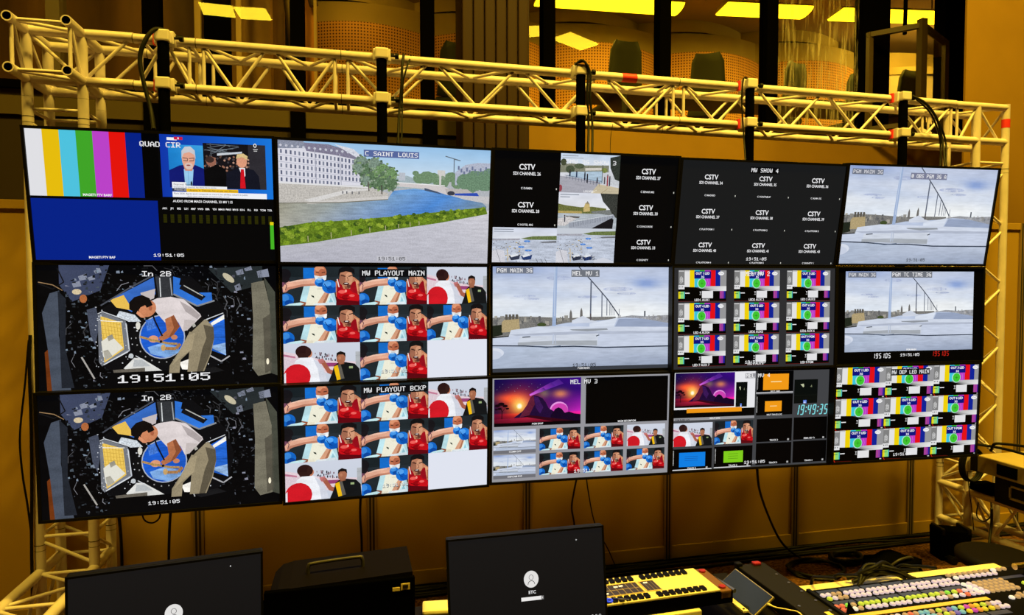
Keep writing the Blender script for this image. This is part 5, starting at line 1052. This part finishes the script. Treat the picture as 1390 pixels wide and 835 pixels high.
# ------------------------------------------------------------------ desks and equipment in front
M_DESK = mat('desk_laminate', (.80, .72, .50), .5, noise=(3, .04)); M_DARKSCREEN = None
def desk(label, x0, x1, yb, yf, ztop, top):
    t = thing('work_table', label, 'table', Matrix.Translation((x0, yb, 0)), 'work tables')
    MB().box(0, yf - yb, ztop - .03, x1 - x0, 0, ztop, bev=.004).build('table_top', top, t)
    MB().box(.08, -.07, ztop - .10, x1 - x0 - .08, -.05, ztop - .03).build('apron', M_MATT, t)
    for x in (.06, x1 - x0 - .06):
        for y in (-.06, yf - yb + .06): MB().tube([(x, y, 0), (x, y, ztop - .03)], .018, 10).build('leg', M_BLACK, t)
desk('black-topped work table under the login screens', .2, 2.84, -1.03, -2.0, .75, mat('black_laminate', (.006, .005, .004), .6, 0, .1))
desk('pale work table under the vision mixer', 2.88, 3.96, -1.20, -2.1, .75, M_DESK)

def login_monitor(label, top, yaw, pitch, roll, big):
    w, h = .50, .295
    M = frame(top, yaw, pitch, roll) @ Matrix.Translation((0, 0, -h / 2))
    t = thing('desktop_monitor', label, 'monitor', M, 'login monitors')
    b = MB(); b.box(-w / 2, .003, -h / 2, w / 2, .035, h / 2, bev=.006); b.box(-.14, .035, -.1, .14, .06, .08, bev=.01); b.build('housing', M_BLACK, t)
    z = MB(); e = .006
    for a in ((-w / 2, -h / 2, w / 2, -h / 2 + .012), (-w / 2, h / 2 - e, w / 2, h / 2), (-w / 2, -h / 2, -w / 2 + e, h / 2), (w / 2 - e, -h / 2, w / 2, h / 2)): z.box(a[0], -.003, a[1], a[2], .004, a[3])
    z.build('bezel', M_BLACK, t)
    c = Cv(w - .01, h - .012, (24, 22, 21)); c.grid(lambda u, v: (25 - 5 * v, 23 - 5 * v, 22 - 5 * v), 2, 2, 0, 0, 1600, 900)
    cx, cy = (830, 440) if big else (838, 440)
    k = 1.0 if big else 1.3
    c.ell(cx, cy, 76, 82, (226, 224, 222), n=40); c.ell(cx, cy - 18, 24, 26, (70, 68, 68), n=24); c.ell(cx, cy - 18, 20, 22, (226, 224, 222), n=24)
    c.poly([(cx + 38 * cos(pi * (1 + q / 12)), cy + 52 + 40 * sin(pi * (1 + q / 12))) for q in range(13)] + [(cx + 32 * cos(pi * (2 - q / 12)), cy + 52 + 34 * sin(pi * (2 - q / 12))) for q in range(13)], (70, 68, 68))
    c.text('ETC', cx + 6, cy + 126, 30, (236, 236, 236), bold=.02); c.rect(cx - 110, cy + 170, cx + 98, cy + 206, (236, 234, 232)); c.rect(cx + 98, cy + 170, cx + 122, cy + 206, (120, 118, 118)); c.rect(cx + 106, cy + 180, cx + 114, cy + 196, (210, 208, 206))
    if big:
        c.line([(1318, 92), (1318, 108)], 4, (200, 200, 200)); c.line([(1310, 100), (1326, 100)], 4, (200, 200, 200), same=True)
        for q in range(3): c.ell(1456 + 40 * q, 866, 13, 14, (228, 228, 228) if q == 0 else (190, 190, 190), same=(q > 0), n=14)
        for q in (1, 2): c.ell(1456 + 40 * q, 866, 8, 9, (40, 38, 38), same=(q > 1), n=12)
    else: c.ell(1326, 82, 5, 6, (230, 230, 230), n=10)
    c.build(t)
    SM = Matrix.Translation((top[0], top[1], .7505)) @ Matrix.Rotation(yaw, 4, 'Z')
    s = MB(); s.box(-.025, .085, .01, .025, .10, .24, bev=.004); s.build('stand_neck', M_BLACK, t, SM)
    s = MB(); s.box(-.11, .0, 0, .11, .17, .012, bev=.004); s.build('stand_foot', M_BLACK, t, SM)
login_monitor('black login monitor at the left beside the yellow base truss', (.8911, -1.3474, 1.1087), .1587, -.0143, -.0101, False)
login_monitor('black login monitor between the black case and intercom panel', (1.9257, -1.3975, 1.1271), -.0483, -.0904, .0237, True)

# portable black case with handle
M = frame((1.36, -1.29, .755), .02, 0, .0)
t = thing('equipment_case', 'black portable equipment case with carrying handle between the login monitors', 'case', M)
b = MB(); P_ = [(-.222, 0), (.222, 0), (.222, .235), (-.15, .222), (-.185, .214), (-.21, .19), (-.222, .15)]
b.prism(P_, .21, Matrix(((1, 0, 0, 0), (0, 0, 1, 0), (0, 1, 0, 0), (0, 0, 0, 1)))); b.build('body', mat('case_black', (.0035, .0024, .0016), .7, 0, .05), t)
MB().box(-.222, -.012, 0, .228, .006, .222, bev=.004).build('front_panel', mat('case_front', (.001, .001, .001), .8, 0, 0), t)
h_ = MB(); h_.tube(spline([(-.10, .09, .218), (-.098, .09, .248), (-.08, .09, .256), (.05, .09, .262), (.068, .09, .256), (.07, .09, .228)], 4), .006, 8); h_.build('handle', mat('handle_grey', (.06, .055, .05), .4, .5), t)
MB().box(.158, -.0145, .184, .181, -.0115, .195).build('sticker', mat('sticker_yellow', (.75, .6, .25), .6), t); 
q = MB(); q.box(.184, -.0145, .185, .212, -.0115, .205); q.cur = 1; q.box(.190, -.016, .191, .206, -.0114, .201); q.build('sticker', [mat('sticker_yellow', (.75, .6, .25), .6), M_SEAM], t)

# yellow-lit note and socket strip on the table
tag(MB().box(-.055, -.04, 0, .05, .04, .02, bev=.008).build('charger_box', mat('cream_plastic', (.85, .78, .5), .4), None, Matrix.Translation((1.685, -1.08, .751)) @ Matrix.Rotation(-.1, 4, 'Z')), 'small cream charger box on table left of centre login monitor', 'charger')

# intercom key panel
M_FACE = mat('panel_cream', (.74, .66, .46), .45, noise=(20, .06)); M_KEY = mat('key_black', (.002, .002, .002), .5, 0, .1); M_LED = mat('lcd_text', (.8, .8, .7), .5, emit=((.9, .85, .7), .8))
M = frame((2.425, -1.27, .752), .035, 0, 0)
t = thing('intercom_panel', 'cream intercom key panel with two rows of black keys and red end caps', 'intercom panel', M)
MB().box(-.25, -.085, .044, .25, .095, .088, bev=.004).build('chassis', M_MATT, t)
rz = thing('riser_block', 'pale riser block beneath the intercom key panel', 'riser', Matrix.Translation((2.425, -1.27, .7505)) @ Matrix.Rotation(.035, 4, 'Z')); MB().box(-.20, -.10, 0, .12, .07, .043, bev=.004).build('block', M_DESK, rz)
MB().box(-.25, -.085, .0885, .20, .095, .096, bev=.002).build('faceplate', M_FACE, t)
kb = MB(); kb.prism([(-.0095, -.017), (.006, -.017), (.0105, -.006), (.0105, .017), (-.005, .017), (-.0095, .008)], .004); KM = kb.mesh('key', [M_KEY]); 
for j, y in enumerate((.070, -.062)):
    for i in range(17):
        if i == 8: continue
        part('key', KM, t, Matrix.Translation((-.232 + i * .0236, y, .0955)))
q = MB(); q.box(-.245, -.036, .0962, -.06, .042, .0972); q.box(-.05, -.034, .0962, .005, .040, .0972); q.build('display_window', mat('panel_glass', (.03, .02, .012), .3), t)
q = MB()
for a in ((-.245, -.037, -.06, -.034), (-.245, .040, -.06, .043), (-.062, -.036, -.059, .042), (-.05, -.035, .005, -.032), (-.05, .038, .005, .041), (-.051, -.034, -.048, .04)): q.box(a[0], a[1], .0965, a[2], a[3], .0985)
for i in range(8): q.box(-.24 + i * .023, -.034, .0965, -.239 + i * .023, .04, .0976)
q.box(-.245, .002, .0965, -.06, .0035, .0976)
for i in range(3): q.box(-.034 + i * .014, -.034, .0965, -.0334 + i * .014, .04, .0976)
q.build('display_grid', mat('grid_cream', (.6, .48, .25), .5), t)
q = MB()
for x, y in ((-.20, .02), (-.15, .02), (-.13, .022), (-.20, -.02), (-.036, .024)): q.box(x, y, .0972, x + .014, y + .006, .099)
q.build('display_text', M_LED, t)
for y in (.07, -.06): MB().cyl((.222, y, .06), (.222, y, .096), .012, 14).build('end_cap', mat('cap_red', (.30, .012, .01), .4), t)
MB().box(.20, -.085, .06, .245, .095, .09, bev=.004).build('end_block', mat('end_brown', (.16, .07, .03), .5), t)
MB().tube([(.27, .08, .06), (.285, -.04, .06)], .008, 8).build('rack_handle', M_STEEL, t)
q = MB(); q.box(.258, -.135, .03, .278, -.03, .036, M=None); q.cur = 1
for y in (-.12, -.05): q.cyl((.268, y, .036), (.268, y, .0375), .004, 8)
q.build('rack_ear', [M_FACE, M_SEAM], t)
MB().tube([(-.205 + .010 * cos(2 * pi * k / 16), -.066 + .010 * sin(2 * pi * k / 16), .101) for k in range(17)], .003, 6).build('ring_lamp', mat('blue_ring', (.02, .05, .4), .4, emit=((.03, .08, .9), .8)), t)
MB().tube([(-.185, -.055, .10), (-.15, -.10, .112)], .0025, 6).build('wire_stub', M_STEEL, t)
# tablet, leaning
def leaning(c0, cx, cz, th, name, label, cat, m):
    """slab with corner c0, one edge to cx and another to cz"""
    c0, cx, cz = Vector(c0), Vector(cx), Vector(cz); X = (cx - c0); w = X.length; X.normalize(); Z = cz - c0; Z = Z - X * Z.dot(X); h = Z.length; Z.normalize(); Y = Z.cross(X)
    M = Matrix((X, Y, Z)).transposed().to_4x4(); M.translation = c0
    t = thing(name, label, cat, M); MB().box(0, 0, 0, w, th, h, bev=th * .3).build('body', m, t); return t, w, h
t, w, h = leaning((2.722, -1.40, .768), (2.80, -1.40, .828), (2.732, -1.155, .768), .008, 'tablet', 'dark tablet with glossy blue-grey screen lying slanted beside the intercom panel', 'tablet', mat('tablet_edge', (.5, .42, .25), .35, .6))
MB().box(.004, -.0012, .004, w - .004, .0005, h - .004).build('screen', mat('tablet_glass', (.012, .016, .024), .18), t)
# black button box lying lengthways
M = frame((2.896, -1.36, .752), 0, 0, 0) @ Matrix.Rotation(.02, 4, 'Z')
t = thing('button_box', 'long black rack box with screw heads lying between tablet and vision mixer', 'rack box', M)
MB().box(-.062, -.30, 0, .055, .24, .066, bev=.004).build('body', mat('box_charcoal', (.007, .0062, .006), .55, 0, .2), t)
sc = MB().cyl((0, 0, 0), (0, 0, .0025), .005, 8).mesh('screw', [M_STEEL])
for x, y in ((.035, .13), (.035, .06), (.035, -.01), (.036, -.08), (.036, -.15), (-.045, -.10)): part('screw', sc, t, Matrix.Translation((x, y, .066)))
MB().box(.0, .215, .066, .03, .238, .076, bev=.003).build('end_cap', mat('cap_red', (.30, .012, .01), .4), t, None)
q = MB(); q.box(.008, -.235, .0655, .026, -.155, .0672); q.build('label_strip', mat('label_yellow', (.80, .66, .25), .5), t)
for y in (.235, -.28): MB().box(-.07, y - .012, .03, -.045, y + .012, .078, bev=.004).build('corner_knob', M_BLACK, t)
# white cable of the tablet
tag(MB().tube(spline([(2.775, -1.402, .806), (2.79, -1.43, .806), (2.815, -1.46, .81), (2.835, -1.50, .81), (2.83, -1.60, .77), (2.81, -1.66, .756)], 6), [.0045] * 3 + [.0025] * 28, 8).build('charging_cable', mat('cable_cream', (.8, .7, .4), .5)), 'cream charging cable plugged into the dark tablet', 'cable')

# vision mixer: surface z = .82
M_MIX = mat('mixer_black', (.002, .002, .002), .6, 0, .03); M_STRIP = mat('mixer_strip_tan', (.70, .48, .18), .5); M_LCD = mat('mixer_lcd', (.012, .014, .018), .4, emit=((.10, .12, .16), .25))
t = thing('vision_mixer', 'black video switcher desk with rows of lit coloured buttons', 'vision mixer', Matrix.Translation((3.0, -1.35, .752)))
MB().box(-.035, -.75, 0, .92, -.008, .062, bev=.006).build('body', M_MIX, t)
BC = {'w': (.78, .66, .82), 't': (.50, .34, .17), 'g': (.55, .72, .06), 'r': (.72, .16, .08), 'n': (.25, .75, .07), 'c': (.20, .50, .62), 'p': (.20, .15, .55), 'm': (.55, .07, .52), 'o': (.80, .32, .04), 'y': (.78, .62, .03), 'W': (.95, .93, .95)}
BT = MB(); n = 8
BT.tube([(0, 0, 0), (0, 0, .006), (0, 0, .0085)], [.0095, .0095, .007], n)
BMESH = {k: BT.mesh('button', [mat('button_lit_' + k.replace('W', 'white').replace('w', 'pink'), tuple(v * .45 for v in c), .4, emit=(c, .55))]) for k, c in BC.items()}
def brow(st, x0, x1, y):
    n = len(st.replace(' ', ''))
    gaps = st.count(' '); step = (x1 - x0) / (n - 1 + gaps * .35); x = x0
    for ch in st:
        if ch == ' ': x += step * .35; continue
        if ch != '.': part('button', BMESH[ch], t, Matrix.Translation((x - 3.0, y + 1.35, .0615)))
        x += step
brow('wwtt wwww wwww wwww wwww wwww', 2.985, 3.515, -1.410); brow('gwtt wwww wwww wwww wwww wwww', 2.992, 3.522, -1.436)
brow('rrnt gggg gggg gggg ggtn grww', 2.975, 3.52, -1.490); brow('rrWt wwww wwww wwww wwtW wrww', 2.982, 3.527, -1.516)
brow('rwtw trtw trtcct gtpc gmoy gtww', 2.975, 3.53, -1.588); brow('rwtw wttw wtwcct gtpc ymoy ytww', 2.980, 3.537, -1.614)
brow('rwtw trtw trtcct gtpc gmoy gtww', 2.975, 3.53, -1.69)
brow('tttttttt Wtt', 3.545, 3.80, -1.378); brow('Wwwwwwww', 3.555, 3.73, -1.402)
for k, y in enumerate((-1.452, -1.472, -1.494, -1.515)): brow('Wwtttttt' if k < 2 else 'Wwtttttt', 3.535 + .003 * k, 3.70, y)
brow('Wtt', 3.61, 3.66, -1.570); brow('ttttttt', 3.66, 3.84, -1.555); brow('Wwwwwww', 3.665, 3.84, -1.578)
brow('gg', 3.76, 3.80, -1.492)
for (x0, x1, y, m_, nm) in ((2.975, 3.53, -1.553, M_STRIP, 'tan_strip'), ):
    MB().box(x0 - 3.0, y + 1.35 - .010, .0605, x1 - 3.0, y + 1.35 + .010, .0640).build(nm, m_, t)
for y in (-1.383, -1.463, -1.64):
    for k in range(6): x = 2.985 + k * .09; MB().box(x - 3.0, y + 1.35 - .012, .0605, x - 3.0 + .082, y + 1.35 + .010, .0632).build('name_display', M_LCD, t)
MB().box(.60, -.095, .0605, .82, -.078, .0632).build('name_display', M_LCD, t)
for x, y in ((3.78, -1.437), (3.60, -1.632)): MB().cyl((x - 3.0, y + 1.35, .10), (x + .13 - 3.0, y + 1.35, .10), .012, 14).build('transition_handle', mat('satin_brass', (.8, .62, .25), .25, 1.0), t); MB().box(x + .05 - 3.0, y + 1.35 - .006, .06, x + .08 - 3.0, y + 1.35 + .006, .10).build('handle_stem', M_BLACK, t)
for (x0, y0, x1, y1) in ((2.962, -1.37, 2.962, -1.70), ): MB().box(x0 - 3.015, y1 + 1.35, .06, x0 - 3.0, y0 + 1.35, .075, bev=.003).build('side_rail', M_BLACK, t)
q = MB(); q.add([(-.03, -.19, .062), (.012, -.19, .062), (.005, -.16, .062), (-.01, -.175, .10)], [(0, 1, 2), (0, 3, 1), (1, 3, 2), (2, 3, 0)]); q.build('joystick_gaiter', M_MATT, t)

# rack units sitting on the right base truss, fronts towards the mixer
M_RTOP = mat('rack_beige', (.50, .40, .22), .5, noise=(8, .06))
t = thing('rack_unit', 'beige-topped rack unit stacked on a black unit on right base truss', 'rack unit', Matrix.Translation((5.52, .28, .622)), 'rack units')
MB().box(0, -.72, 0, .42, 0, .108, bev=.003).build('chassis', M_RTOP, t); MB().box(-.012, -.74, .0, .002, .015, .106, bev=.003).build('front_plate', mat('rack_front', (.16, .12, .06), .5), t)
for y0, y1 in ((-.30, -.16), (-.62, -.44)):
    MB().box(-.016, y0, .018, -.011, y1, .09).build('vent', M_MATT, t)
MB().box(-.02, -.02, -.005, .03, .03, .108, bev=.004).build('rack_ear', M_BLACK, t)
t = thing('rack_unit', 'black rack unit with framed window directly on right base truss', 'rack unit', Matrix.Translation((5.55, .17, .441)), 'rack units')
MB().box(0, -.60, 0, .38, 0, .178, bev=.004).build('chassis', M_BLACK, t)
q = MB()
for a in ((-.40, .05, -.11, .062), (-.40, .13, -.11, .142), (-.12, .05, -.11, .142), (-.40, .05, -.39, .142)): q.box(-.012, a[0], a[1], .001, a[2], a[3])
q.build('window_frame', mat('frame_bronze', (.20, .15, .08), .45, .2), t)
# dark lump hung behind the rack
q = thing('power_adapter', 'black power adapter resting on right base truss beside the column', 'adapter', Matrix.Translation((5.66, .34, .442))); MB().box(-.05, -.10, 0, .10, .08, .06, bev=.02).build('body', M_MATT, q)

# floor things by the right column
t = thing('floor_crate', 'open black crate on the carpet before the right truss column', 'crate', frame((5.395, .36, 0), -.25) @ Matrix.Scale(.80, 4))
q = MB(); 
pr = [(-.115, 0), (.115, 0), (.14, .24), (-.125, .26)]
q.prism(pr, .16, Matrix(((1, 0, 0, 0), (0, 0, 1, -.08), (0, 1, 0, 0), (0, 0, 0, 1)))); q.build('body', M_MATT, t)
for x in (-.115, .105): MB().box(x, -.085, .22, x + .03, .085, .275, bev=.008).build('lug', M_BLACK, t)
MB().box(-.09, -.11, .005, .09, -.075, .04, bev=.006).build('front_tray', M_BLACK, t)
for x in (-.06, .06): MB().cyl((x, -.17, .03), (x, -.10, .03), .03, 12).build('roller', M_BLACK, t)
t = thing('round_stool', 'round black stool seat behind the right end of vision mixer', 'stool', Matrix.Translation((4.86, -.45, 0)))
MB().tube([(0, 0, .345), (0, 0, .36), (0, 0, .39), (0, 0, .40)], [.19, .20, .20, .17], 28).build('seat', mat('stool_vinyl', (.003, .0024, .002), .6, 0, .1), t); MB().cyl((0, 0, .04), (0, 0, .345), .025, 12).build('column', M_BLACK, t)
for k in range(5): a = 2 * pi * k / 5; MB().tube([(0, 0, .06), (.22 * cos(a), .22 * sin(a), .03)], .016, 8).build('leg', M_BLACK, t)
# cable coils
def coil(label, cx, cy, r, n, squash=.8, seed=1, th=.009):
    rnd = random.Random(seed); pts = []
    for k in range(n * 20 + 1):
        a = 2 * pi * k / 20; rr = r * (1 + .10 * sin(k * .31 + seed) + .06 * sin(k * 1.3)); pts.append((cx + rr * cos(a), cy + rr * squash * sin(a), .012 + .004 * (k // 20) + .004 * sin(k * .9)))
    return tag(MB().tube(pts, th, 6).build('cable_coil', M_RUBBER), label, 'cable coil', 'black cable coils on the floor')
coil('wide coil of black cable on carpet below the MEL MV 4 display', 4.33, .36, .18, 5, .75, 1, .008)
coil('tangled heap of black cable on carpet behind the mixer middle', 4.66, .46, .11, 8, .7, 5, .011)
coil('smaller tangle of black cable on carpet beside floor crate', 5.06, .10, .07, 5, .8, 9, .009)
t = thing('cable_bag', 'black soft bag of cables slumped behind the vision mixer', 'bag', Matrix.Translation((4.78, .20, 0)))
q = bmesh.new(); bmesh.ops.create_icosphere(q, subdivisions=3, radius=1); rnd = random.Random(2)
for v in q.verts:
    k = 1 + .14 * sin(v.co.x * 5 + 1) * sin(v.co.y * 6) + .08 * sin(v.co.z * 9 + v.co.x * 4); v.co = Vector((v.co.x * .19 * k, v.co.y * .14 * k, max(-.0, v.co.z * .095 * k + .05) ))
me = bpy.data.meshes.new('bag_body'); q.to_mesh(me); q.free(); me.materials.append(M_MATT); me.polygons.foreach_set('use_smooth', [True] * len(me.polygons)); part('bag_body', me, t)
MB().tube(spline([(-.10, -.08, .10), (-.04, -.10, .15), (.06, -.08, .15), (.12, -.04, .11)], 6), .008, 8).build('strap', mat('strap_grey', (.03, .03, .032), .5), t)
for k, (y, w_) in enumerate(((.70, .012), (.665, .010), (.63, .012), (.59, .009))):
    rnd = random.Random(k); pts = [(-3.2 + i * .45, y + rnd.uniform(-.02, .02), .013 + (.012 if k == 1 and i % 3 == 0 else 0)) for i in range(28)]
    tag(MB().tube(spline(pts, 4), w_, 6).build('floor_cable', M_RUBBER), ('long black floor cable tight against the partition', 'long black floor cable second from the partition', 'long black floor cable third from the partition', 'long black floor cable furthest out from the partition')[k], 'cable', 'floor cables along the partition')
for pts, lab in (([(1.35, .1, .01), (1.6, .2, .012), (1.9, .15, .012), (2.2, .3, .012), (2.6, .25, .012)], 'pale cable lying on the carpet left of centre login monitor'), ):
    tag(MB().tube(spline(pts, 6), .007, 6).build('floor_cable', mat('cable_cream', (.8, .7, .4), .5)), lab, 'cable')
for k, (c0, c1, col) in enumerate((((5.45, .18), (5.75, .05), (.6, .05, .03)), ((5.5, .1), (5.8, .22), (.75, .6, .3)), ((5.42, .05), (5.85, -.02), (.75, .6, .3)))):
    pts = [(c0[0] + (c1[0] - c0[0]) * i / 6, c0[1] + (c1[1] - c0[1]) * i / 6 + .03 * sin(i * 2 + k), .012 + .01 * (i % 2)) for i in range(7)]
    tag(MB().tube(spline(pts, 5), .005, 6).build('floor_cable', mat('cable_tint_%d' % k, col, .5)), ('thin red cable on floor under the right base truss', 'pale cable on floor inside right truss column', 'pale cable on floor in front of right base truss')[k], 'cable')
# desk-edge cables of the mixer
for pts, lab in (([(3.10, -1.33, .83), (3.09, -1.25, .80), (3.11, -1.19, .758), (3.13, -1.14, .60)], 'thin black cable crossing yellow table edge at its left'), ([(3.20, -1.33, .83), (3.21, -1.26, .80), (3.205, -1.19, .758), (3.2, -1.14, .6)], 'thin black cable crossing yellow table edge near its left third'), ([(3.46, -1.33, .825), (3.42, -1.24, .79), (3.40, -1.18, .765), (3.38, -1.10, .5)], 'black cable crossing the middle of the yellow table edge'), ([(3.54, -1.33, .825), (3.52, -1.25, .80), (3.48, -1.19, .76), (3.44, -1.10, .5)], 'black cable crossing yellow table edge right of its middle')):
    tag(MB().tube(spline(pts, 6), .006, 8).build('desk_cable', M_RUBBER), lab, 'cable', 'cables over the mixer table edge')
t = thing('cable_snake', 'bunched black cables heaped on the middle of the yellow table edge', 'cable bundle', Matrix.Translation((3.36, -1.235, .753)))
for k in range(6): rnd = random.Random(k + 3); MB().tube(spline([(-.10 + rnd.uniform(-.03, .03), rnd.uniform(-.05, .02), .012), (-.04, rnd.uniform(-.04, .03), .03 + .008 * k), (.05, rnd.uniform(-.04, .03), .03 + .006 * k), (.13 + rnd.uniform(-.03, .03), rnd.uniform(-.05, .02), .012)], 6), .008, 8).build('strand', M_RUBBER, t)
# coil of cable hung on the right column
pts = [(5.595 + .085 * sin(2 * pi * k / 20) + .006 * (k // 20), .40 - .012 * (k // 20), .625 + .115 * cos(2 * pi * k / 20)) for k in range(61)]
tag(MB().tube(pts, .008, 8).build('cable_coil', M_RUBBER), 'black cable hung in a ring on right truss column', 'cable coil')
# hanging cables
for pts, r, lab in [
    ([(0.478, 0.4, 3.204), (0.427, 0.36, 3.193), (0.387, 0.34, 3.127), (0.361, 0.34, 3.034), (0.376, 0.34, 2.918), (0.41, 0.33, 2.777), (0.443, 0.25, 2.665)], 0.011, 'thick black cable arching over the truss at the leftmost pole'),
    ([(1.682, 0.44, 3.189), (1.671, 0.41, 3.113), (1.666, 0.4, 3.008), (1.653, 0.4, 2.865), (1.639, 0.33, 2.647)], 0.007, 'black cable hanging straight just right of the second pole'),
    ([(1.724, 0.45, 3.187), (1.696, 0.41, 3.107), (1.674, 0.405, 3.01), (1.669, 0.405, 2.868), (1.66, 0.34, 2.65)], 0.005, 'thin black cable curving off truss right of the second pole'),
    ([(2.689, 0.37, 3.194), (2.726, 0.36, 3.198), (2.745, 0.36, 3.131), (2.741, 0.36, 3.003), (2.75, 0.36, 2.832), (2.718, 0.28, 2.626)], 0.007, 'black cable looped over the clamp of the third pole'),
    ([(2.663, 0.36, 3.176), (2.709, 0.35, 3.202), (2.755, 0.35, 3.137), (2.755, 0.35, 3.001), (2.77, 0.35, 2.83), (2.745, 0.28, 2.628)], 0.007, 'outer black cable looped over the clamp of the third pole'),
    ([(3.021, 0.66, 2.924), (3.007, 0.66, 2.844), (2.979, 0.6, 2.705)], 0.002, 'fine wire hanging from the lower truss tube'),
    ([(3.794, 0.37, 3.179), (3.762, 0.36, 3.165), (3.754, 0.36, 3.02), (3.772, 0.36, 2.794), (3.734, 0.28, 2.641)], 0.005, 'thin black cable running down beside the fourth pole'),
    ([(5.05, 0.4, 3.156), (5.118, 0.36, 3.101), (5.199, 0.35, 3.005), (5.251, 0.35, 2.861), (5.207, 0.28, 2.671)], 0.008, 'thick black cable arching right from the rightmost clamp'),
    ([(5.072, 0.41, 3.155), (5.162, 0.38, 3.084), (5.251, 0.37, 2.964), (5.302, 0.37, 2.843), (5.234, 0.3, 2.675)], 0.006, 'second black cable arching right from the rightmost clamp'),
    ([(5.093, 0.42, 3.149), (5.185, 0.39, 3.053), (5.261, 0.39, 2.919), (5.282, 0.39, 2.796), (5.187, 0.3, 2.673)], 0.006, 'innermost black cable arching from the rightmost clamp'),
    ([(-0.204, 0.43, 1.618), (-0.221, 0.42, 1.403), (-0.25, 0.42, 1.143), (-0.245, 0.42, 0.954), (-0.224, 0.42, 0.764), (-0.216, 0.43, 0.589), (-0.22, 0.44, 0.336)], 0.005, 'thin black cable bowing out beside the left truss column'),
    ([(-0.192, 0.42, 1.645), (-0.2, 0.42, 1.477), (-0.199, 0.42, 1.253), (-0.201, 0.42, 1.027), (-0.206, 0.42, 0.801), (-0.212, 0.42, 0.592), (-0.215, 0.42, 0.307)], 0.008, 'thick black cable running straight down the left truss column'),
    ([(0.227, 0.3, 0.769), (0.186, 0.45, 0.624), (0.142, 0.6, 0.45), (0.115, 0.68, 0.191), (0.102, 0.7, 0.035)], 0.008, 'black cable hanging below the bottom left display, left one'),
    ([(0.472, 0.3, 0.75), (0.424, 0.45, 0.584), (0.378, 0.6, 0.366), (0.346, 0.7, 0.028)], 0.007, 'black cable hanging below the bottom left display, right one'),
    ([(0.394, 0.1, 0.808), (0.406, 0.1, 0.764), (0.438, 0.1, 0.747), (0.468, 0.1, 0.763), (0.481, 0.1, 0.801)], 0.004, 'small cable loop drooping under the bottom left display'),
    ([(1.425, 0.3, 0.777), (1.419, 0.4, 0.6), (1.426, 0.55, 0.395), (1.424, 0.7, 0.087)], 0.007, 'black cable hanging down behind the equipment case'),
    ([(2.671, 0.3, 0.796), (2.678, 0.4, 0.642), (2.697, 0.5, 0.508), (2.749, 0.6, 0.352), (2.799, 0.7, 0.042)], 0.006, 'black cable hanging behind the centre login monitor, left one'),
    ([(2.717, 0.3, 0.793), (2.789, 0.45, 0.609), (2.888, 0.6, 0.354), (3.006, 0.68, 0.153), (3.071, 0.7, 0.015)], 0.004, 'thin cable slanting right behind the centre login monitor'),
    ([(3.848, 0.3, 0.789), (3.971, 0.45, 0.547), (4.119, 0.55, 0.304), (4.242, 0.6, 0.122), (4.333, 0.58, 0.034), (4.439, 0.55, -0.026)], 0.008, 'black cable dropping from the MEL MV 4 display to the floor coil'),
    ([(5.431, 0.1, 0.806), (5.401, 0.05, 0.864), (5.43, 0.0, 0.874), (5.454, -0.1, 0.883)], 0.009, 'black cable humped over the top of the rack units'),
    ([(5.406, 0.2, 0.828), (5.488, 0.15, 0.82), (5.46, 0.0, 0.834), (5.485, -0.1, 0.825)], 0.009, 'thick black cable lying across the rack top'),
    ([(5.449, 0.1, 0.426), (5.51, 0.15, 0.305), (5.438, 0.1, 0.182), (5.339, 0.0, 0.087), (5.28, -.02, .012), (5.2, .02, .01)], 0.008, 'black cable falling from the rack past the base truss'),
    ([(5.51, 0.25, 0.411), (5.5, 0.25, 0.321), (5.557, 0.25, 0.276), (5.618, 0.25, 0.311), (5.615, 0.25, 0.403)], 0.004, 'thin cable loop hanging under the rack units'),
    ([(5.577, 0.4, 0.577), (5.579, 0.38, 0.426), (5.601, 0.38, 0.32), (5.624, 0.38, 0.161)], 0.003, 'thin wire hanging at the right truss column'),
]:
    tag(MB().tube(spline(pts, 6), r, 8).build('hanging_cable', M_RUBBER), lab, 'cable', 'hanging cables')
